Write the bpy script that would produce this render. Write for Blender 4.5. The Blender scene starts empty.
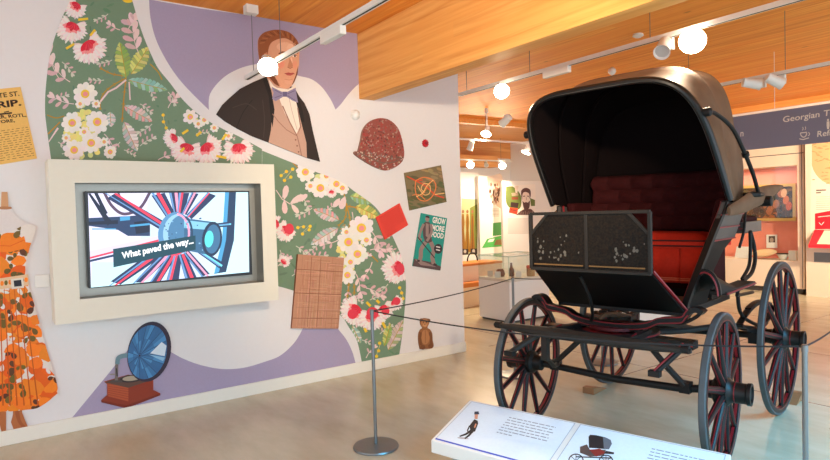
import bpy, bmesh, math, random
from mathutils import Vector, Matrix
random.seed(7)
S = bpy.context.scene
COL = S.collection
PI = math.pi
sin, cos = math.sin, math.cos

# ------------------------------------------------------------------ camera pose
YAW, PITCH, ROLL, FPX = 0.9528, 0.0301, -0.0285, 603.08
CAM = Vector((5.087, 0.0, 1.55))
Fv = Vector((-sin(YAW)*cos(PITCH), cos(YAW)*cos(PITCH), -sin(PITCH)))
R0 = Fv.cross(Vector((0, 0, 1))).normalized()
U0 = R0.cross(Fv)
Rv = R0*cos(ROLL) + U0*sin(ROLL)
Uv = -R0*sin(ROLL) + U0*cos(ROLL)
def at(px, py, axis, val):
    """the point on the world plane axis=val that the photograph shows at (px, py)"""
    d = Fv + Rv*((px-415)/FPX) - Uv*((py-230)/FPX)
    return CAM + d*((val-CAM[axis])/d[axis])
cd = bpy.data.cameras.new('camera'); cam = bpy.data.objects.new('camera', cd); COL.objects.link(cam)
cd.sensor_width = 36; cd.lens = FPX*36/830; cd.clip_start = .05; cd.clip_end = 100
M = Matrix((Rv, Uv, -Fv)).transposed().to_4x4(); M.translation = CAM
cam.matrix_world = M
S.camera = cam

# ------------------------------------------------------------------ materials
def lin(c):
    c = c/255.0
    return c/12.92 if c <= .04045 else ((c+.055)/1.055)**2.4
def rgb(r, g, b): return (lin(r), lin(g), lin(b), 1)
def mat(name, col, rough=.5, metal=0, var=.06, scale=30, bump=0, spec=.5, emit=None, es=0, coat=0):
    m = bpy.data.materials.new(name); m.use_nodes = True
    nt = m.node_tree; b = nt.nodes['Principled BSDF']
    b.inputs['Roughness'].default_value = rough; b.inputs['Metallic'].default_value = metal
    b.inputs['Specular IOR Level'].default_value = spec
    b.inputs['Coat Weight'].default_value = coat
    tc = nt.nodes.new('ShaderNodeTexCoord')
    n = nt.nodes.new('ShaderNodeTexNoise'); n.inputs['Scale'].default_value = scale; n.inputs['Detail'].default_value = 4
    nt.links.new(tc.outputs['Object'], n.inputs['Vector'])
    mx = nt.nodes.new('ShaderNodeMix'); mx.data_type = 'RGBA'
    mx.inputs['A'].default_value = tuple(max(0, c*(1-var)) for c in col[:3])+(1,)
    mx.inputs['B'].default_value = tuple(min(1, c*(1+var)) for c in col[:3])+(1,)
    nt.links.new(n.outputs['Fac'], mx.inputs['Factor'])
    nt.links.new(mx.outputs['Result'], b.inputs['Base Color'])
    if bump:
        bp = nt.nodes.new('ShaderNodeBump'); bp.inputs['Strength'].default_value = bump; bp.inputs['Distance'].default_value = .01
        nt.links.new(n.outputs['Fac'], bp.inputs['Height']); nt.links.new(bp.outputs['Normal'], b.inputs['Normal'])
    if emit:
        b.inputs['Emission Color'].default_value = emit; b.inputs['Emission Strength'].default_value = es
    return m
def wood(name, c1, c2, c3, board=.14, axis='X', rough=.5, gr=1.0):
    """planks running along an axis: per-board tone, long grain streaks, a few knots"""
    m = bpy.data.materials.new(name); m.use_nodes = True
    nt = m.node_tree; N = nt.nodes; L = nt.links; b = N['Principled BSDF']; b.inputs['Roughness'].default_value = rough
    b.inputs['Specular IOR Level'].default_value = .3
    tc = N.new('ShaderNodeTexCoord'); sp = N.new('ShaderNodeSeparateXYZ'); L.new(tc.outputs['Object'], sp.inputs[0])
    along = {'X': 'X', 'Y': 'Y', 'Z': 'Z'}[axis]
    others = [k for k in 'XYZ' if k != along]
    add = N.new('ShaderNodeMath'); add.operation = 'ADD'; L.new(sp.outputs[others[0]], add.inputs[0]); L.new(sp.outputs[others[1]], add.inputs[1])
    dv = N.new('ShaderNodeMath'); dv.operation = 'DIVIDE'; L.new(add.outputs[0], dv.inputs[0]); dv.inputs[1].default_value = board
    fl = N.new('ShaderNodeMath'); fl.operation = 'FLOOR'; L.new(dv.outputs[0], fl.inputs[0])
    # board lengths: shift each row, cut every 2.4 m
    wn0 = N.new('ShaderNodeTexWhiteNoise'); wn0.noise_dimensions = '1D'; L.new(fl.outputs[0], wn0.inputs['W'])
    ma = N.new('ShaderNodeMath'); ma.operation = 'MULTIPLY_ADD'; L.new(sp.outputs[along], ma.inputs[0]); ma.inputs[1].default_value = 1/2.4; L.new(wn0.outputs['Value'], ma.inputs[2])
    fl2 = N.new('ShaderNodeMath'); fl2.operation = 'FLOOR'; L.new(ma.outputs[0], fl2.inputs[0])
    cb = N.new('ShaderNodeCombineXYZ'); L.new(fl.outputs[0], cb.inputs[0]); L.new(fl2.outputs[0], cb.inputs[1])
    wn = N.new('ShaderNodeTexWhiteNoise'); wn.noise_dimensions = '2D'; L.new(cb.outputs[0], wn.inputs['Vector'])
    mp = N.new('ShaderNodeMapping'); L.new(tc.outputs['Object'], mp.inputs['Vector'])
    sc = [14*gr]*3; sc['XYZ'.index(along)] = .55*gr; mp.inputs['Scale'].default_value = sc
    ns = N.new('ShaderNodeTexNoise'); ns.inputs['Scale'].default_value = 1.6; ns.inputs['Detail'].default_value = 6; ns.inputs['Distortion'].default_value = .6
    L.new(mp.outputs[0], ns.inputs['Vector'])
    r = N.new('ShaderNodeValToRGB'); r.color_ramp.elements[0].position = .3; r.color_ramp.elements[1].position = .72
    r.color_ramp.elements[0].color = c1; r.color_ramp.elements[1].color = c2
    L.new(ns.outputs['Fac'], r.inputs[0])
    mx = N.new('ShaderNodeMix'); mx.data_type = 'RGBA'; mx.inputs['B'].default_value = c3
    mm = N.new('ShaderNodeMath'); mm.operation = 'MULTIPLY'; L.new(wn.outputs['Value'], mm.inputs[0]); mm.inputs[1].default_value = .75
    L.new(mm.outputs[0], mx.inputs['Factor']); L.new(r.outputs[0], mx.inputs['A'])
    # knots
    vm = N.new('ShaderNodeMapping'); L.new(tc.outputs['Object'], vm.inputs['Vector']); s2 = [3.3]*3; s2['XYZ'.index(along)] = 1.5; vm.inputs['Scale'].default_value = s2
    vo = N.new('ShaderNodeTexVoronoi'); vo.inputs['Scale'].default_value = 1.0; L.new(vm.outputs[0], vo.inputs['Vector'])
    kr = N.new('ShaderNodeValToRGB'); kr.color_ramp.elements[0].position = .03; kr.color_ramp.elements[1].position = .07
    kr.color_ramp.elements[0].color = (.55, .55, .55, 1); kr.color_ramp.elements[1].color = (0, 0, 0, 1)
    L.new(vo.outputs['Distance'], kr.inputs[0])
    mk = N.new('ShaderNodeMix'); mk.data_type = 'RGBA'; mk.inputs['B'].default_value = (c1[0]*.35, c1[1]*.3, c1[2]*.25, 1)
    L.new(kr.outputs[0], mk.inputs['Factor']); L.new(mx.outputs['Result'], mk.inputs['A'])
    L.new(mk.outputs['Result'], b.inputs['Base Color'])
    return m

M_WALL = mat('wall_paint', rgb(226, 223, 222), .7, var=.02)
M_TRIM = mat('trim_paint', rgb(232, 228, 215), .5, var=.02)
M_BOX = mat('housing_paint', rgb(226, 222, 205), .55, var=.02)
M_STEEL = mat('brushed_steel', rgb(150, 145, 135), .35, .8, var=.08)
M_CEIL = wood('ceiling_planks', rgb(212, 120, 38), rgb(255, 180, 82), rgb(238, 146, 56), .15, 'X', .65)
M_BEAM = wood('beam_timber', rgb(218, 142, 66), rgb(250, 192, 112), rgb(238, 166, 86), .12, 'X', .6)
M_WOODY = wood('cladding_planks', rgb(210, 140, 80), rgb(245, 190, 125), rgb(228, 160, 98), .15, 'Y', .55)
M_BENCH = wood('bench_wood', rgb(200, 120, 55), rgb(228, 150, 78), rgb(214, 135, 66), .2, 'Y', .45)
M_WHITE = mat('white_laminate', rgb(232, 230, 224), .45, var=.02)
M_LAMPW = mat('white_metal', rgb(225, 222, 215), .4, var=.02)
M_GREY = mat('grey_metal', rgb(120, 122, 122), .35, .7, var=.05)
M_POST = mat('stanchion_steel', rgb(125, 128, 128), .33, .75, var=.06)
M_ROPE = mat('black_cord', rgb(28, 28, 30), .7)
M_BLACK = mat('black_paint', rgb(17, 15, 15), .42, var=.3, scale=18, spec=.32)
M_BLACK2 = mat('worn_black_paint', rgb(38, 34, 30), .6, spec=.3, var=.4, scale=25, bump=.1)
M_IRON = mat('black_iron', rgb(22, 20, 19), .55, .1, spec=.3, var=.3, scale=40)
M_RED = mat('red_lining', rgb(132, 22, 30), .4, var=.1)
M_TYRE = mat('tyre_rubber', rgb(72, 76, 78), .6, var=.25, scale=20)
M_HOODOUT = mat('hood_leather', rgb(108, 80, 58), .72, var=.35, scale=9, bump=.15, spec=.3)
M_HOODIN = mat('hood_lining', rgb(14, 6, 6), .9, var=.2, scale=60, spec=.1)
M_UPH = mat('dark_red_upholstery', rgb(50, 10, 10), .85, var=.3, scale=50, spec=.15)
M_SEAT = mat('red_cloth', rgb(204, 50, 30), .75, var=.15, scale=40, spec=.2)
M_BODY = mat('matt_black_body', rgb(13, 11, 11), .5, var=.35, scale=14, spec=.16)
M_SLAT = mat('grey_varnish', rgb(66, 64, 62), .4, var=.2)
M_GLASS = None
def glass():
    m = bpy.data.materials.new('case_glass'); m.use_nodes = True
    nt = m.node_tree; N = nt.nodes; L = nt.links; out = N['Material Output']
    tr = N.new('ShaderNodeBsdfTransparent'); tr.inputs[0].default_value = (.95, .98, .965, 1)
    gl = N.new('ShaderNodeBsdfGlossy'); gl.inputs['Roughness'].default_value = .02
    fr = N.new('ShaderNodeLayerWeight'); fr.inputs[0].default_value = .12
    mx = N.new('ShaderNodeMixShader'); L.new(fr.outputs['Facing'], mx.inputs[0]); L.new(tr.outputs[0], mx.inputs[1]); L.new(gl.outputs[0], mx.inputs[2])
    L.new(mx.outputs[0], out.inputs[0])
    return m
M_GLASS = glass()
def floor_mat():
    m = bpy.data.materials.new('polished_floor'); m.use_nodes = True
    nt = m.node_tree; N = nt.nodes; L = nt.links; b = N['Principled BSDF']
    tc = N.new('ShaderNodeTexCoord')
    mp = N.new('ShaderNodeMapping'); mp.inputs['Scale'].default_value = (1.2, 3.2, 1); mp.inputs['Rotation'].default_value = (0, 0, .25)
    L.new(tc.outputs['Object'], mp.inputs['Vector'])
    n = N.new('ShaderNodeTexNoise'); n.inputs['Scale'].default_value = 1.3; n.inputs['Detail'].default_value = 7; n.inputs['Roughness'].default_value = .62
    L.new(mp.outputs[0], n.inputs['Vector'])
    r = N.new('ShaderNodeValToRGB'); r.color_ramp.elements[0].position = .3; r.color_ramp.elements[1].position = .72
    r.color_ramp.elements[0].color = rgb(182, 175, 148); r.color_ramp.elements[1].color = rgb(204, 197, 172)
    L.new(n.outputs['Fac'], r.inputs[0])
    # sawn joints every 1.8 m beyond the near slab
    br = N.new('ShaderNodeTexBrick'); br.offset = 0; br.inputs['Scale'].default_value = 1; br.inputs['Brick Width'].default_value = 1.7; br.inputs['Row Height'].default_value = 1.7
    br.inputs['Mortar Size'].default_value = .006; br.inputs['Mortar Smooth'].default_value = 0
    br.inputs['Color1'].default_value = (0, 0, 0, 1); br.inputs['Color2'].default_value = (0, 0, 0, 1); br.inputs['Mortar'].default_value = (1, 1, 1, 1)
    L.new(tc.outputs['Object'], br.inputs['Vector'])
    sp = N.new('ShaderNodeSeparateXYZ'); L.new(tc.outputs['Object'], sp.inputs[0])
    gt = N.new('ShaderNodeMath'); gt.operation = 'GREATER_THAN'; gt.inputs[1].default_value = 4.6; L.new(sp.outputs['Y'], gt.inputs[0])
    ml = N.new('ShaderNodeMath'); ml.operation = 'MULTIPLY'; L.new(gt.outputs[0], ml.inputs[0]); L.new(br.outputs['Color'], ml.inputs[1])
    mx = N.new('ShaderNodeMix'); mx.data_type = 'RGBA'; L.new(ml.outputs[0], mx.inputs['Factor']); L.new(r.outputs[0], mx.inputs['A']); mx.inputs['B'].default_value = rgb(86, 76, 66)
    L.new(mx.outputs['Result'], b.inputs['Base Color'])
    b.inputs['Roughness'].default_value = .24; b.inputs['Specular IOR Level'].default_value = .55
    return m
M_FLOOR = floor_mat()
def vc_mat(name, rough=.6, emit=0, var=.05, scale=60):
    m = bpy.data.materials.new(name); m.use_nodes = True
    nt = m.node_tree; N = nt.nodes; L = nt.links; b = N['Principled BSDF']; b.inputs['Roughness'].default_value = rough
    b.inputs['Specular IOR Level'].default_value = .25
    a = N.new('ShaderNodeVertexColor'); a.layer_name = 'Col'
    tc = N.new('ShaderNodeTexCoord'); n = N.new('ShaderNodeTexNoise'); n.inputs['Scale'].default_value = scale; n.inputs['Detail'].default_value = 3
    L.new(tc.outputs['Object'], n.inputs['Vector'])
    mr = N.new('ShaderNodeMapRange'); mr.inputs['To Min'].default_value = 1-var; mr.inputs['To Max'].default_value = 1+var; L.new(n.outputs['Fac'], mr.inputs['Value'])
    vm = N.new('ShaderNodeVectorMath'); vm.operation = 'SCALE'; L.new(a.outputs['Color'], vm.inputs[0]); L.new(mr.outputs[0], vm.inputs['Scale'])
    if emit:
        b.inputs['Base Color'].default_value = (.01, .01, .01, 1)
        L.new(vm.outputs[0], b.inputs['Emission Color']); b.inputs['Emission Strength'].default_value = emit; b.inputs['Roughness'].default_value = .15
    else:
        L.new(vm.outputs[0], b.inputs['Base Color'])
    return m
M_PRINT = vc_mat('printed_vinyl', .55)
M_PAPER = vc_mat('printed_paper', .7, var=.08)
M_SCREEN = vc_mat('screen_pixels', .15, emit=.66, var=.02)

# ------------------------------------------------------------------ mesh builder
class MB:
    def __init__(s): s.v = []; s.f = []; s.m = []; s.mats = []
    def mi(s, m):
        if m not in s.mats: s.mats.append(m)
        return s.mats.index(m)
    def add(s, vs, fs, m):
        o = len(s.v); s.v += [Vector(p) for p in vs]; i = s.mi(m)
        for f in fs: s.f.append([k+o for k in f]); s.m.append(i)
        return s
    def box(s, lo, hi, m):
        x0, y0, z0 = lo; x1, y1, z1 = hi
        return s.add([(x0,y0,z0),(x1,y0,z0),(x1,y1,z0),(x0,y1,z0),(x0,y0,z1),(x1,y0,z1),(x1,y1,z1),(x0,y1,z1)],
                     [(0,3,2,1),(4,5,6,7),(0,1,5,4),(1,2,6,5),(2,3,7,6),(3,0,4,7)], m)
    def hexa(s, p, m):
        return s.add(p, [(0,3,2,1),(4,5,6,7),(0,1,5,4),(1,2,6,5),(2,3,7,6),(3,0,4,7)], m)
    def tube(s, pts, r, m, n=10, closed=False, sx=1, sy=1, up=(0,0,1), cap=True):
        """swept section: radius r (or list), squashed sx along the side vector and sy along the other"""
        pts = [Vector(p) for p in pts]; k = len(pts); rs = r if isinstance(r, (list, tuple)) else [r]*k
        vs = []; up = Vector(up)
        prev = None
        for i, p in enumerate(pts):
            a = pts[(i-1) % k] if (closed or i) else p; b = pts[(i+1) % k] if (closed or i < k-1) else p
            t = (b-a).normalized()
            side = t.cross(up)
            if side.length < 1e-3: side = prev.copy() if prev else t.cross(Vector((1,0,0)))
            side.normalize(); 
            if prev and side.dot(prev) < 0: side = -side
            prev = side
            w = side.cross(t)
            for j in range(n):
                an = 2*PI*(j+.5)/n
                vs.append(p+side*(cos(an)*rs[i]*sx)+w*(sin(an)*rs[i]*sy))
        fs = []
        for i in range(k if closed else k-1):
            i2 = (i+1) % k
            for j in range(n):
                j2 = (j+1) % n; fs.append((i*n+j, i*n+j2, i2*n+j2, i2*n+j))
        if cap and not closed: fs += [tuple(range(n-1,-1,-1)), tuple((k-1)*n+j for j in range(n))]
        return s.add(vs, fs, m)
    def bar(s, pts, w, t, m, up=(0,0,1)):
        """flat rectangular bar: w along the side vector, t along the other"""
        return s.tube(pts, math.sqrt(2)/2, m, n=4, sx=w, sy=t, up=up)
    def lathe(s, prof, c, axis, m, n=24):
        """prof: (radius, distance along axis)"""
        ax = Vector(axis).normalized(); u = ax.orthogonal().normalized(); w = ax.cross(u); c = Vector(c)
        vs = []
        for r, d in prof:
            for j in range(n):
                an = 2*PI*j/n; vs.append(c+ax*d+(u*cos(an)+w*sin(an))*r)
        fs = []
        for i in range(len(prof)-1):
            for j in range(n): fs.append((i*n+j, i*n+(j+1)%n, (i+1)*n+(j+1)%n, (i+1)*n+j))
        fs += [tuple(range(n-1,-1,-1)), tuple((len(prof)-1)*n+j for j in range(n))]
        return s.add(vs, fs, m)
    def prism(s, poly, d, m):
        """poly: 3-D outline; d: extrusion vector"""
        n = len(poly); d = Vector(d); vs = [Vector(p) for p in poly]+[Vector(p)+d for p in poly]
        fs = [tuple(range(n-1,-1,-1)), tuple(range(n, 2*n))]+[(i,(i+1)%n,n+(i+1)%n,n+i) for i in range(n)]
        return s.add(vs, fs, m)
    def grid(s, rows, m, flip=False):
        nr = len(rows); nc = len(rows[0]); vs = [p for r in rows for p in r]
        fs = []
        for i in range(nr-1):
            for j in range(nc-1):
                f = (i*nc+j, i*nc+j+1, (i+1)*nc+j+1, (i+1)*nc+j); fs.append(f[::-1] if flip else f)
        return s.add(vs, fs, m)
    def build(s, name, parent=None, smooth=False, bevel=0, solid=0, loc=None, sub=0):
        me = bpy.data.meshes.new(name); me.from_pydata([tuple(v) for v in s.v], [], s.f)
        for m in s.mats: me.materials.append(m)
        for p, i in zip(me.polygons, s.m): p.material_index = i
        bm = bmesh.new(); bm.from_mesh(me); bmesh.ops.recalc_face_normals(bm, faces=bm.faces); bm.to_mesh(me); bm.free()
        if smooth:
            me.polygons.foreach_set('use_smooth', [True]*len(me.polygons))
            try: me.set_sharp_from_angle(angle=math.radians(38))
            except Exception: pass
        o = bpy.data.objects.new(name, me); COL.objects.link(o)
        if parent: o.parent = parent
        if loc: o.location = loc
        if solid:
            md = o.modifiers.new('thickness', 'SOLIDIFY'); md.thickness = solid; md.offset = 0
        if sub:
            md = o.modifiers.new('soft', 'SUBSURF'); md.levels = sub; md.render_levels = sub
        if bevel:
            md = o.modifiers.new('edge', 'BEVEL'); md.width = bevel; md.segments = 2; md.limit_method = 'ANGLE'
        return o

def tag(o, label, cat, group=None):
    o['label'] = label; o['category'] = cat
    if group: o['group'] = group
    return o
def empty(name, loc, label=None, cat=None, group=None, rz=0):
    o = bpy.data.objects.new(name, None); COL.objects.link(o); o.location = loc; o.rotation_euler = (0, 0, rz)
    o.empty_display_size = .1
    if label: tag(o, label, cat, group)
    return o
def structure(o): o['kind'] = 'structure'; return o
def copy_tree(o, parent=None):
    c = o.copy(); COL.objects.link(c)
    if parent is not None: c.parent = parent
    for ch in list(o.children): copy_tree(ch, c)
    return c

# ------------------------------------------------------------------ flat prints
_tc = {}
def text_mesh(txt, bold=0.0):
    """glyph outlines of a line of text: verts in 2-D, faces, width (cap height about .7)"""
    key = (txt, bold)
    if key in _tc: return _tc[key]
    cu = bpy.data.curves.new('txt', 'FONT'); cu.body = txt; cu.size = 1; cu.resolution_u = 3; cu.offset = bold
    o = bpy.data.objects.new('txt', cu); COL.objects.link(o)
    dg = bpy.context.evaluated_depsgraph_get(); me = bpy.data.meshes.new_from_object(o.evaluated_get(dg))
    vs = [(v.co.x, v.co.y) for v in me.vertices]; fs = [tuple(p.vertices) for p in me.polygons]
    bpy.data.objects.remove(o); bpy.data.curves.remove(cu); bpy.data.meshes.remove(me)
    w = max([v[0] for v in vs] or [1])
    _tc[key] = (vs, fs, w)
    return _tc[key]
def inside(p, poly):
    x, y = p; r = False; j = len(poly)-1
    for i in range(len(poly)):
        xi, yi = poly[i]; xj, yj = poly[j]
        if (yi > y) != (yj > y) and x < (xj-xi)*(y-yi)/(yj-yi)+xi: r = not r
        j = i
    return r
def snap(p, poly):
    best = None
    for i in range(len(poly)):
        a = poly[i-1]; b = poly[i]; dx, dy = b[0]-a[0], b[1]-a[1]; l = dx*dx+dy*dy
        t = 0 if l == 0 else max(0, min(1, ((p[0]-a[0])*dx+(p[1]-a[1])*dy)/l))
        q = (a[0]+dx*t, a[1]+dy*t); d = (q[0]-p[0])**2+(q[1]-p[1])**2
        if best is None or d < best[0]: best = (d, q)
    return best[1]
class Print:
    """coloured polygons drawn in photograph coordinates and carried onto a real plane; every shape lies a hair proud of those drawn under it"""
    def __init__(s, mapf, nrm, base=0.0):
        s.map = mapf; s.n = Vector(nrm); s.base = base; s.items = []; s.clip = None
    def raw(s, vs, fs, col, layer):
        s.items.append((layer, len(s.items), vs, fs, col))
    def poly(s, pts, col, layer=1):
        if len(pts) < 3: return
        if s.clip:
            ins = [inside(p, s.clip) for p in pts]
            if not any(ins): return
            pts = [p if i else snap(p, s.clip) for p, i in zip(pts, ins)]
        s.raw([s.map(*p)+s.n*s.base for p in pts], [tuple(range(len(pts)))], col, layer)
    def line(s, pts, w, col, layer=2):
        """a stroke; w may be (start, end)"""
        w0, w1 = w if isinstance(w, tuple) else (w, w)
        k = len(pts)
        L, R_ = [], []
        for i, p in enumerate(pts):
            a = pts[max(0, i-1)]; b = pts[min(k-1, i+1)]; dx, dy = b[0]-a[0], b[1]-a[1]; l = math.hypot(dx, dy) or 1
            ww = (w0+(w1-w0)*i/max(1, k-1))/2
            L.append((p[0]-dy/l*ww, p[1]+dx/l*ww)); R_.append((p[0]+dy/l*ww, p[1]-dx/l*ww))
        for i in range(k-1): s.poly([L[i], L[i+1], R_[i+1], R_[i]], col, layer)
    def ell(s, cx, cy, rx, ry, col, layer=1, rot=0, n=16, a0=0, a1=2*PI):
        s.poly([(cx+rx*cos(a)*cos(rot)-ry*sin(a)*sin(rot), cy+rx*cos(a)*sin(rot)+ry*sin(a)*cos(rot)) for a in [a0+(a1-a0)*i/n for i in range(n)]], col, layer)
    def petal(s, x, y, ang, ln, wd, col, layer=2):
        c, d = cos(ang), sin(ang)
        pr = [(0, 0), (.3, .38), (.65, .5), (.9, .33), (1, 0), (.9, -.33), (.65, -.5), (.3, -.38)]
        s.poly([(x+u*ln*c-v*wd*d, y+u*ln*d+v*wd*c) for u, v in pr], col, layer)
    def text(s, txt, p0, p1, up, col, layer=3, bold=0.0):
        """baseline from p0 to p1; up = vector of the cap height"""
        vs, fs, w = text_mesh(txt, bold)
        q = [(p0[0]+(p1[0]-p0[0])*x/w+up[0]*y/.7, p0[1]+(p1[1]-p0[1])*x/w+up[1]*y/.7) for x, y in vs]
        s.raw([s.map(*p)+s.n*s.base for p in q], fs, col, layer)
    def board(s, outline, col, t):
        """a stiff cut-out board of thickness t behind the print"""
        top = [s.map(*p)+s.n*s.base for p in outline]; bot = [p-s.n*t for p in top]; n = len(top)
        s.raw(top+bot, [tuple(range(n))]+[(i, (i+1) % n, n+(i+1) % n, n+i) for i in range(n)]+[tuple(range(2*n-1, n-1, -1))], col, 0)
    def build(s, name, m, parent=None):
        me = bpy.data.meshes.new(name); s.v = []; s.f = []; s.c = []
        for k, (ly, _, vs, fs, col) in enumerate(sorted(s.items, key=lambda q: q[:2])):
            o = len(s.v); lift = s.n*(k*5e-6+.00012*min(ly, 8)); s.v += [v+lift for v in vs]
            for f in fs: s.f.append([q+o for q in f]); s.c.append(col)
        c = sum(s.v, Vector())/len(s.v)
        loc = c if parent is None else Vector()
        me.from_pydata([tuple(v-loc) for v in s.v], [], s.f)
        me.materials.append(m)
        a = me.color_attributes.new('Col', 'FLOAT_COLOR', 'CORNER')
        for p, col in zip(me.polygons, s.c):
            for li in p.loop_indices: a.data[li].color = col
        o = bpy.data.objects.new(name, me); COL.objects.link(o)
        if parent: o.parent = parent
        else: o.location = loc
        return o
def arc(cx, cy, rx, ry, a0, a1, n=12): return [(cx+rx*cos(a0+(a1-a0)*i/n), cy+ry*sin(a0+(a1-a0)*i/n)) for i in range(n+1)]
def spline(pts, k=6):
    """Catmull-Rom through the traced points"""
    out = []
    P = [pts[0]]+list(pts)+[pts[-1]]
    for i in range(1, len(P)-2):
        for j in range(k):
            t = j/k; a, b, c, d = P[i-1], P[i], P[i+1], P[i+2]
            out.append(tuple(.5*(2*b[q]+(c[q]-a[q])*t+(2*a[q]-5*b[q]+4*c[q]-d[q])*t*t+(3*b[q]-a[q]-3*c[q]+d[q])*t**3) for q in range(len(b))))
    out.append(tuple(pts[-1]))
    return out

# ================================================================== ROOM SHELL
CZ = 3.2855                                   # ceiling height
BY = 11.4                                     # back wall
FX = -6.5                                     # far wall of the gallery beyond the mural wall
structure(MB().box((-7.2, -4.65, -.12), (8, 12, 0), M_FLOOR).build('floor'))
structure(MB().box((-3.7, -4.5, CZ), (6.65, 12, CZ+.15), M_CEIL).build('ceiling'))
structure(MB().box((-7.2, -4.5, CZ), (-3.7, 12, CZ+.15), M_WOODY).build('ceiling_gallery'))
structure(MB().box((-.16, -4.5, 0), (0, 4.245, CZ), M_WALL).build('wall_left'))
structure(MB().box((.0005, -4.5, 0), (.016, 4.25, .105), M_TRIM).build('baseboard_left', bevel=.003))
structure(MB().box((-7.2, BY, 0), (6.65, BY+.15, CZ), M_WALL).build('wall_back'))
structure(MB().box((FX-.15, -4.5, 0), (FX, BY, 2.88), M_WALL).build('wall_far'))
structure(MB().box((FX-.15, -4.5, 2.88), (FX+.02, BY, CZ), M_WOODY).build('trim_1'))
structure(MB().box((FX+.021, 6, 2.62), (FX+.35, 10.62, 2.9), M_WOODY).build('trim_2'))
structure(MB().box((-3.72, -4.5, 3.19), (-3.6, BY, CZ-.001), M_BEAM).build('beam_gallery'))
structure(MB().box((-.0, 2.995, 2.657), (6.5, 3.165, CZ-.001), M_BEAM).build('beam_main', bevel=.006))
structure(MB().box((-3.6, BY-.1, CZ-.1), (6.5, BY, CZ-.001), M_BEAM).build('trim_3'))
structure(MB().box((-7.2, -4.65, 0), (6.65, -4.5, .9), M_WALL).build('wall_rear'))
structure(MB().box((6.5, -4.5, 2.9), (6.65, 12, CZ), M_WALL).build('wall_right'))
# daylight glazing: mullions behind the camera and on the right side of the hall
mb = MB()
for x in range(-7, 7, 2): mb.box((x-.03, -4.62, .9), (x+.03, -4.55, CZ), M_GREY)
structure(mb.build('window_1'))
mb = MB()
for y in range(-4, 13, 2): mb.box((6.53, y-.03, 0), (6.61, y+.03, 2.9), M_GREY)
structure(mb.build('window_2'))

# ================================================================== MURAL
def W(px, py): return at(px, py, 0, 0.0)
XN = (1, 0, 0)
GRN = rgb(116, 143, 116); GRN2 = rgb(103, 134, 106); PUR = rgb(166, 154, 180)
PINK = rgb(232, 206, 204); PINK2 = rgb(214, 176, 178); WHT = rgb(238, 232, 226); HOT = rgb(226, 66, 84); HOT2 = rgb(240, 150, 150)
YEL = rgb(232, 224, 130); GOLD = rgb(190, 140, 40); YEL2 = rgb(236, 200, 60); LG = rgb(130, 172, 90); TEAL = rgb(140, 190, 180)
rnd = random.Random(3)
def jit(c, a=.08): return tuple(max(0, min(1, k*(1+rnd.uniform(-a, a)))) for k in c[:3])+(1,)
def daisy(P, x, y, r, core=YEL2, n=9, L=6):
    a0 = rnd.uniform(0, 1)
    for i in range(n): P.petal(x, y, a0+2*PI*i/n, r*rnd.uniform(.9, 1.08), r*.62, jit(WHT, .05), L+(i % 2))
    P.ell(x, y, r*.36, r*.36, core, L+2); P.ell(x+.2, y+.2, r*.22, r*.2, HOT2, L+3)
def aster(P, x, y, r, ang, L=6, spread=1.25):
    """fringed white bloom with a hot pink heart, opening along ang"""
    for k in range(40):
        a = ang-2.25+4.5*k/39+rnd.uniform(-.04, .04); q = r*rnd.uniform(.88, 1.08)*(1 if abs(a-ang) < 1.5 else .85)
        P.petal(x, y, a, q, r*.17, jit(WHT if k % 3 else PINK, .05), L)
    for k in range(26):
        a = ang-2.1+4.2*k/25; P.petal(x, y, a, r*.78, r*.2, jit(WHT if k % 2 else rgb(240, 222, 220), .04), L+1)
    for k in range(11):
        a = ang-1.1+2.2*k/10; P.petal(x-r*.18*cos(ang), y-r*.18*sin(ang), a, r*rnd.uniform(.5, .66), r*.2, jit(HOT2, .08), L+2)
    for k in range(9):
        a = ang-.95+1.9*k/8; P.petal(x-r*.26*cos(ang), y-r*.26*sin(ang), a, r*rnd.uniform(.4, .55), r*.24, jit(HOT if k % 2 else rgb(214, 44, 64), .1), L+3)
def spray(P, x, y, ang, ln, col=PINK, n=4, L=3, sz=.42):
    """a stem with pale paired leaves"""
    pts = [(x+ln*t*cos(ang+.25*t), y+ln*t*sin(ang+.25*t)) for t in [i/8 for i in range(9)]]
    P.line(pts, (.9, .5), jit(col, .04), L)
    for i in range(1, n+1):
        q = pts[min(8, int(8*i/n))]
        for sgn in (-1, 1):
            P.petal(q[0], q[1], ang+sgn*.75, ln*sz, ln*sz*.42, jit(col if sgn > 0 else PINK2, .05), L+1)
    P.petal(pts[-1][0], pts[-1][1], ang+.25, ln*sz, ln*sz*.42, jit(col, .05), L+1)
def bigleaf(P, x, y, ang, ln, wd, ca, cb, cc, L=4):
    """serrated embroidered leaf in three thread colours"""
    av = tuple((ca[k]+cb[k]+cc[k])/3 for k in range(3)); ca, cb, cc = [tuple(.6*q[k]+.4*av[k] for k in range(3))+(1,) for q in (ca, cb, cc)]
    n = 9; c, d = cos(ang), sin(ang)
    def T(u, v): return (x+u*ln*c-v*wd*d, y+u*ln*d+v*wd*c)
    for i in range(n):
        u0, u1 = i/n, (i+1)/n
        for sgn in (-1, 1):
            w0 = math.sin(PI*min(1, u0*.9+.12))**.8*.5; w1 = math.sin(PI*min(1, u1*.9+.1))**.8*.5
            P.poly([T(u0, 0), T(u0+.1, sgn*w0*1.1), T(u1+.07, sgn*w1*.95), T(u1, 0)], jit((ca if (i % 3) else cb) if sgn < 0 else (cb if i % 2 else cc), .08), L)
    P.line([T(0, 0), T(.5, .02), T(1, 0)], .5, GOLD, L+1)
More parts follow.
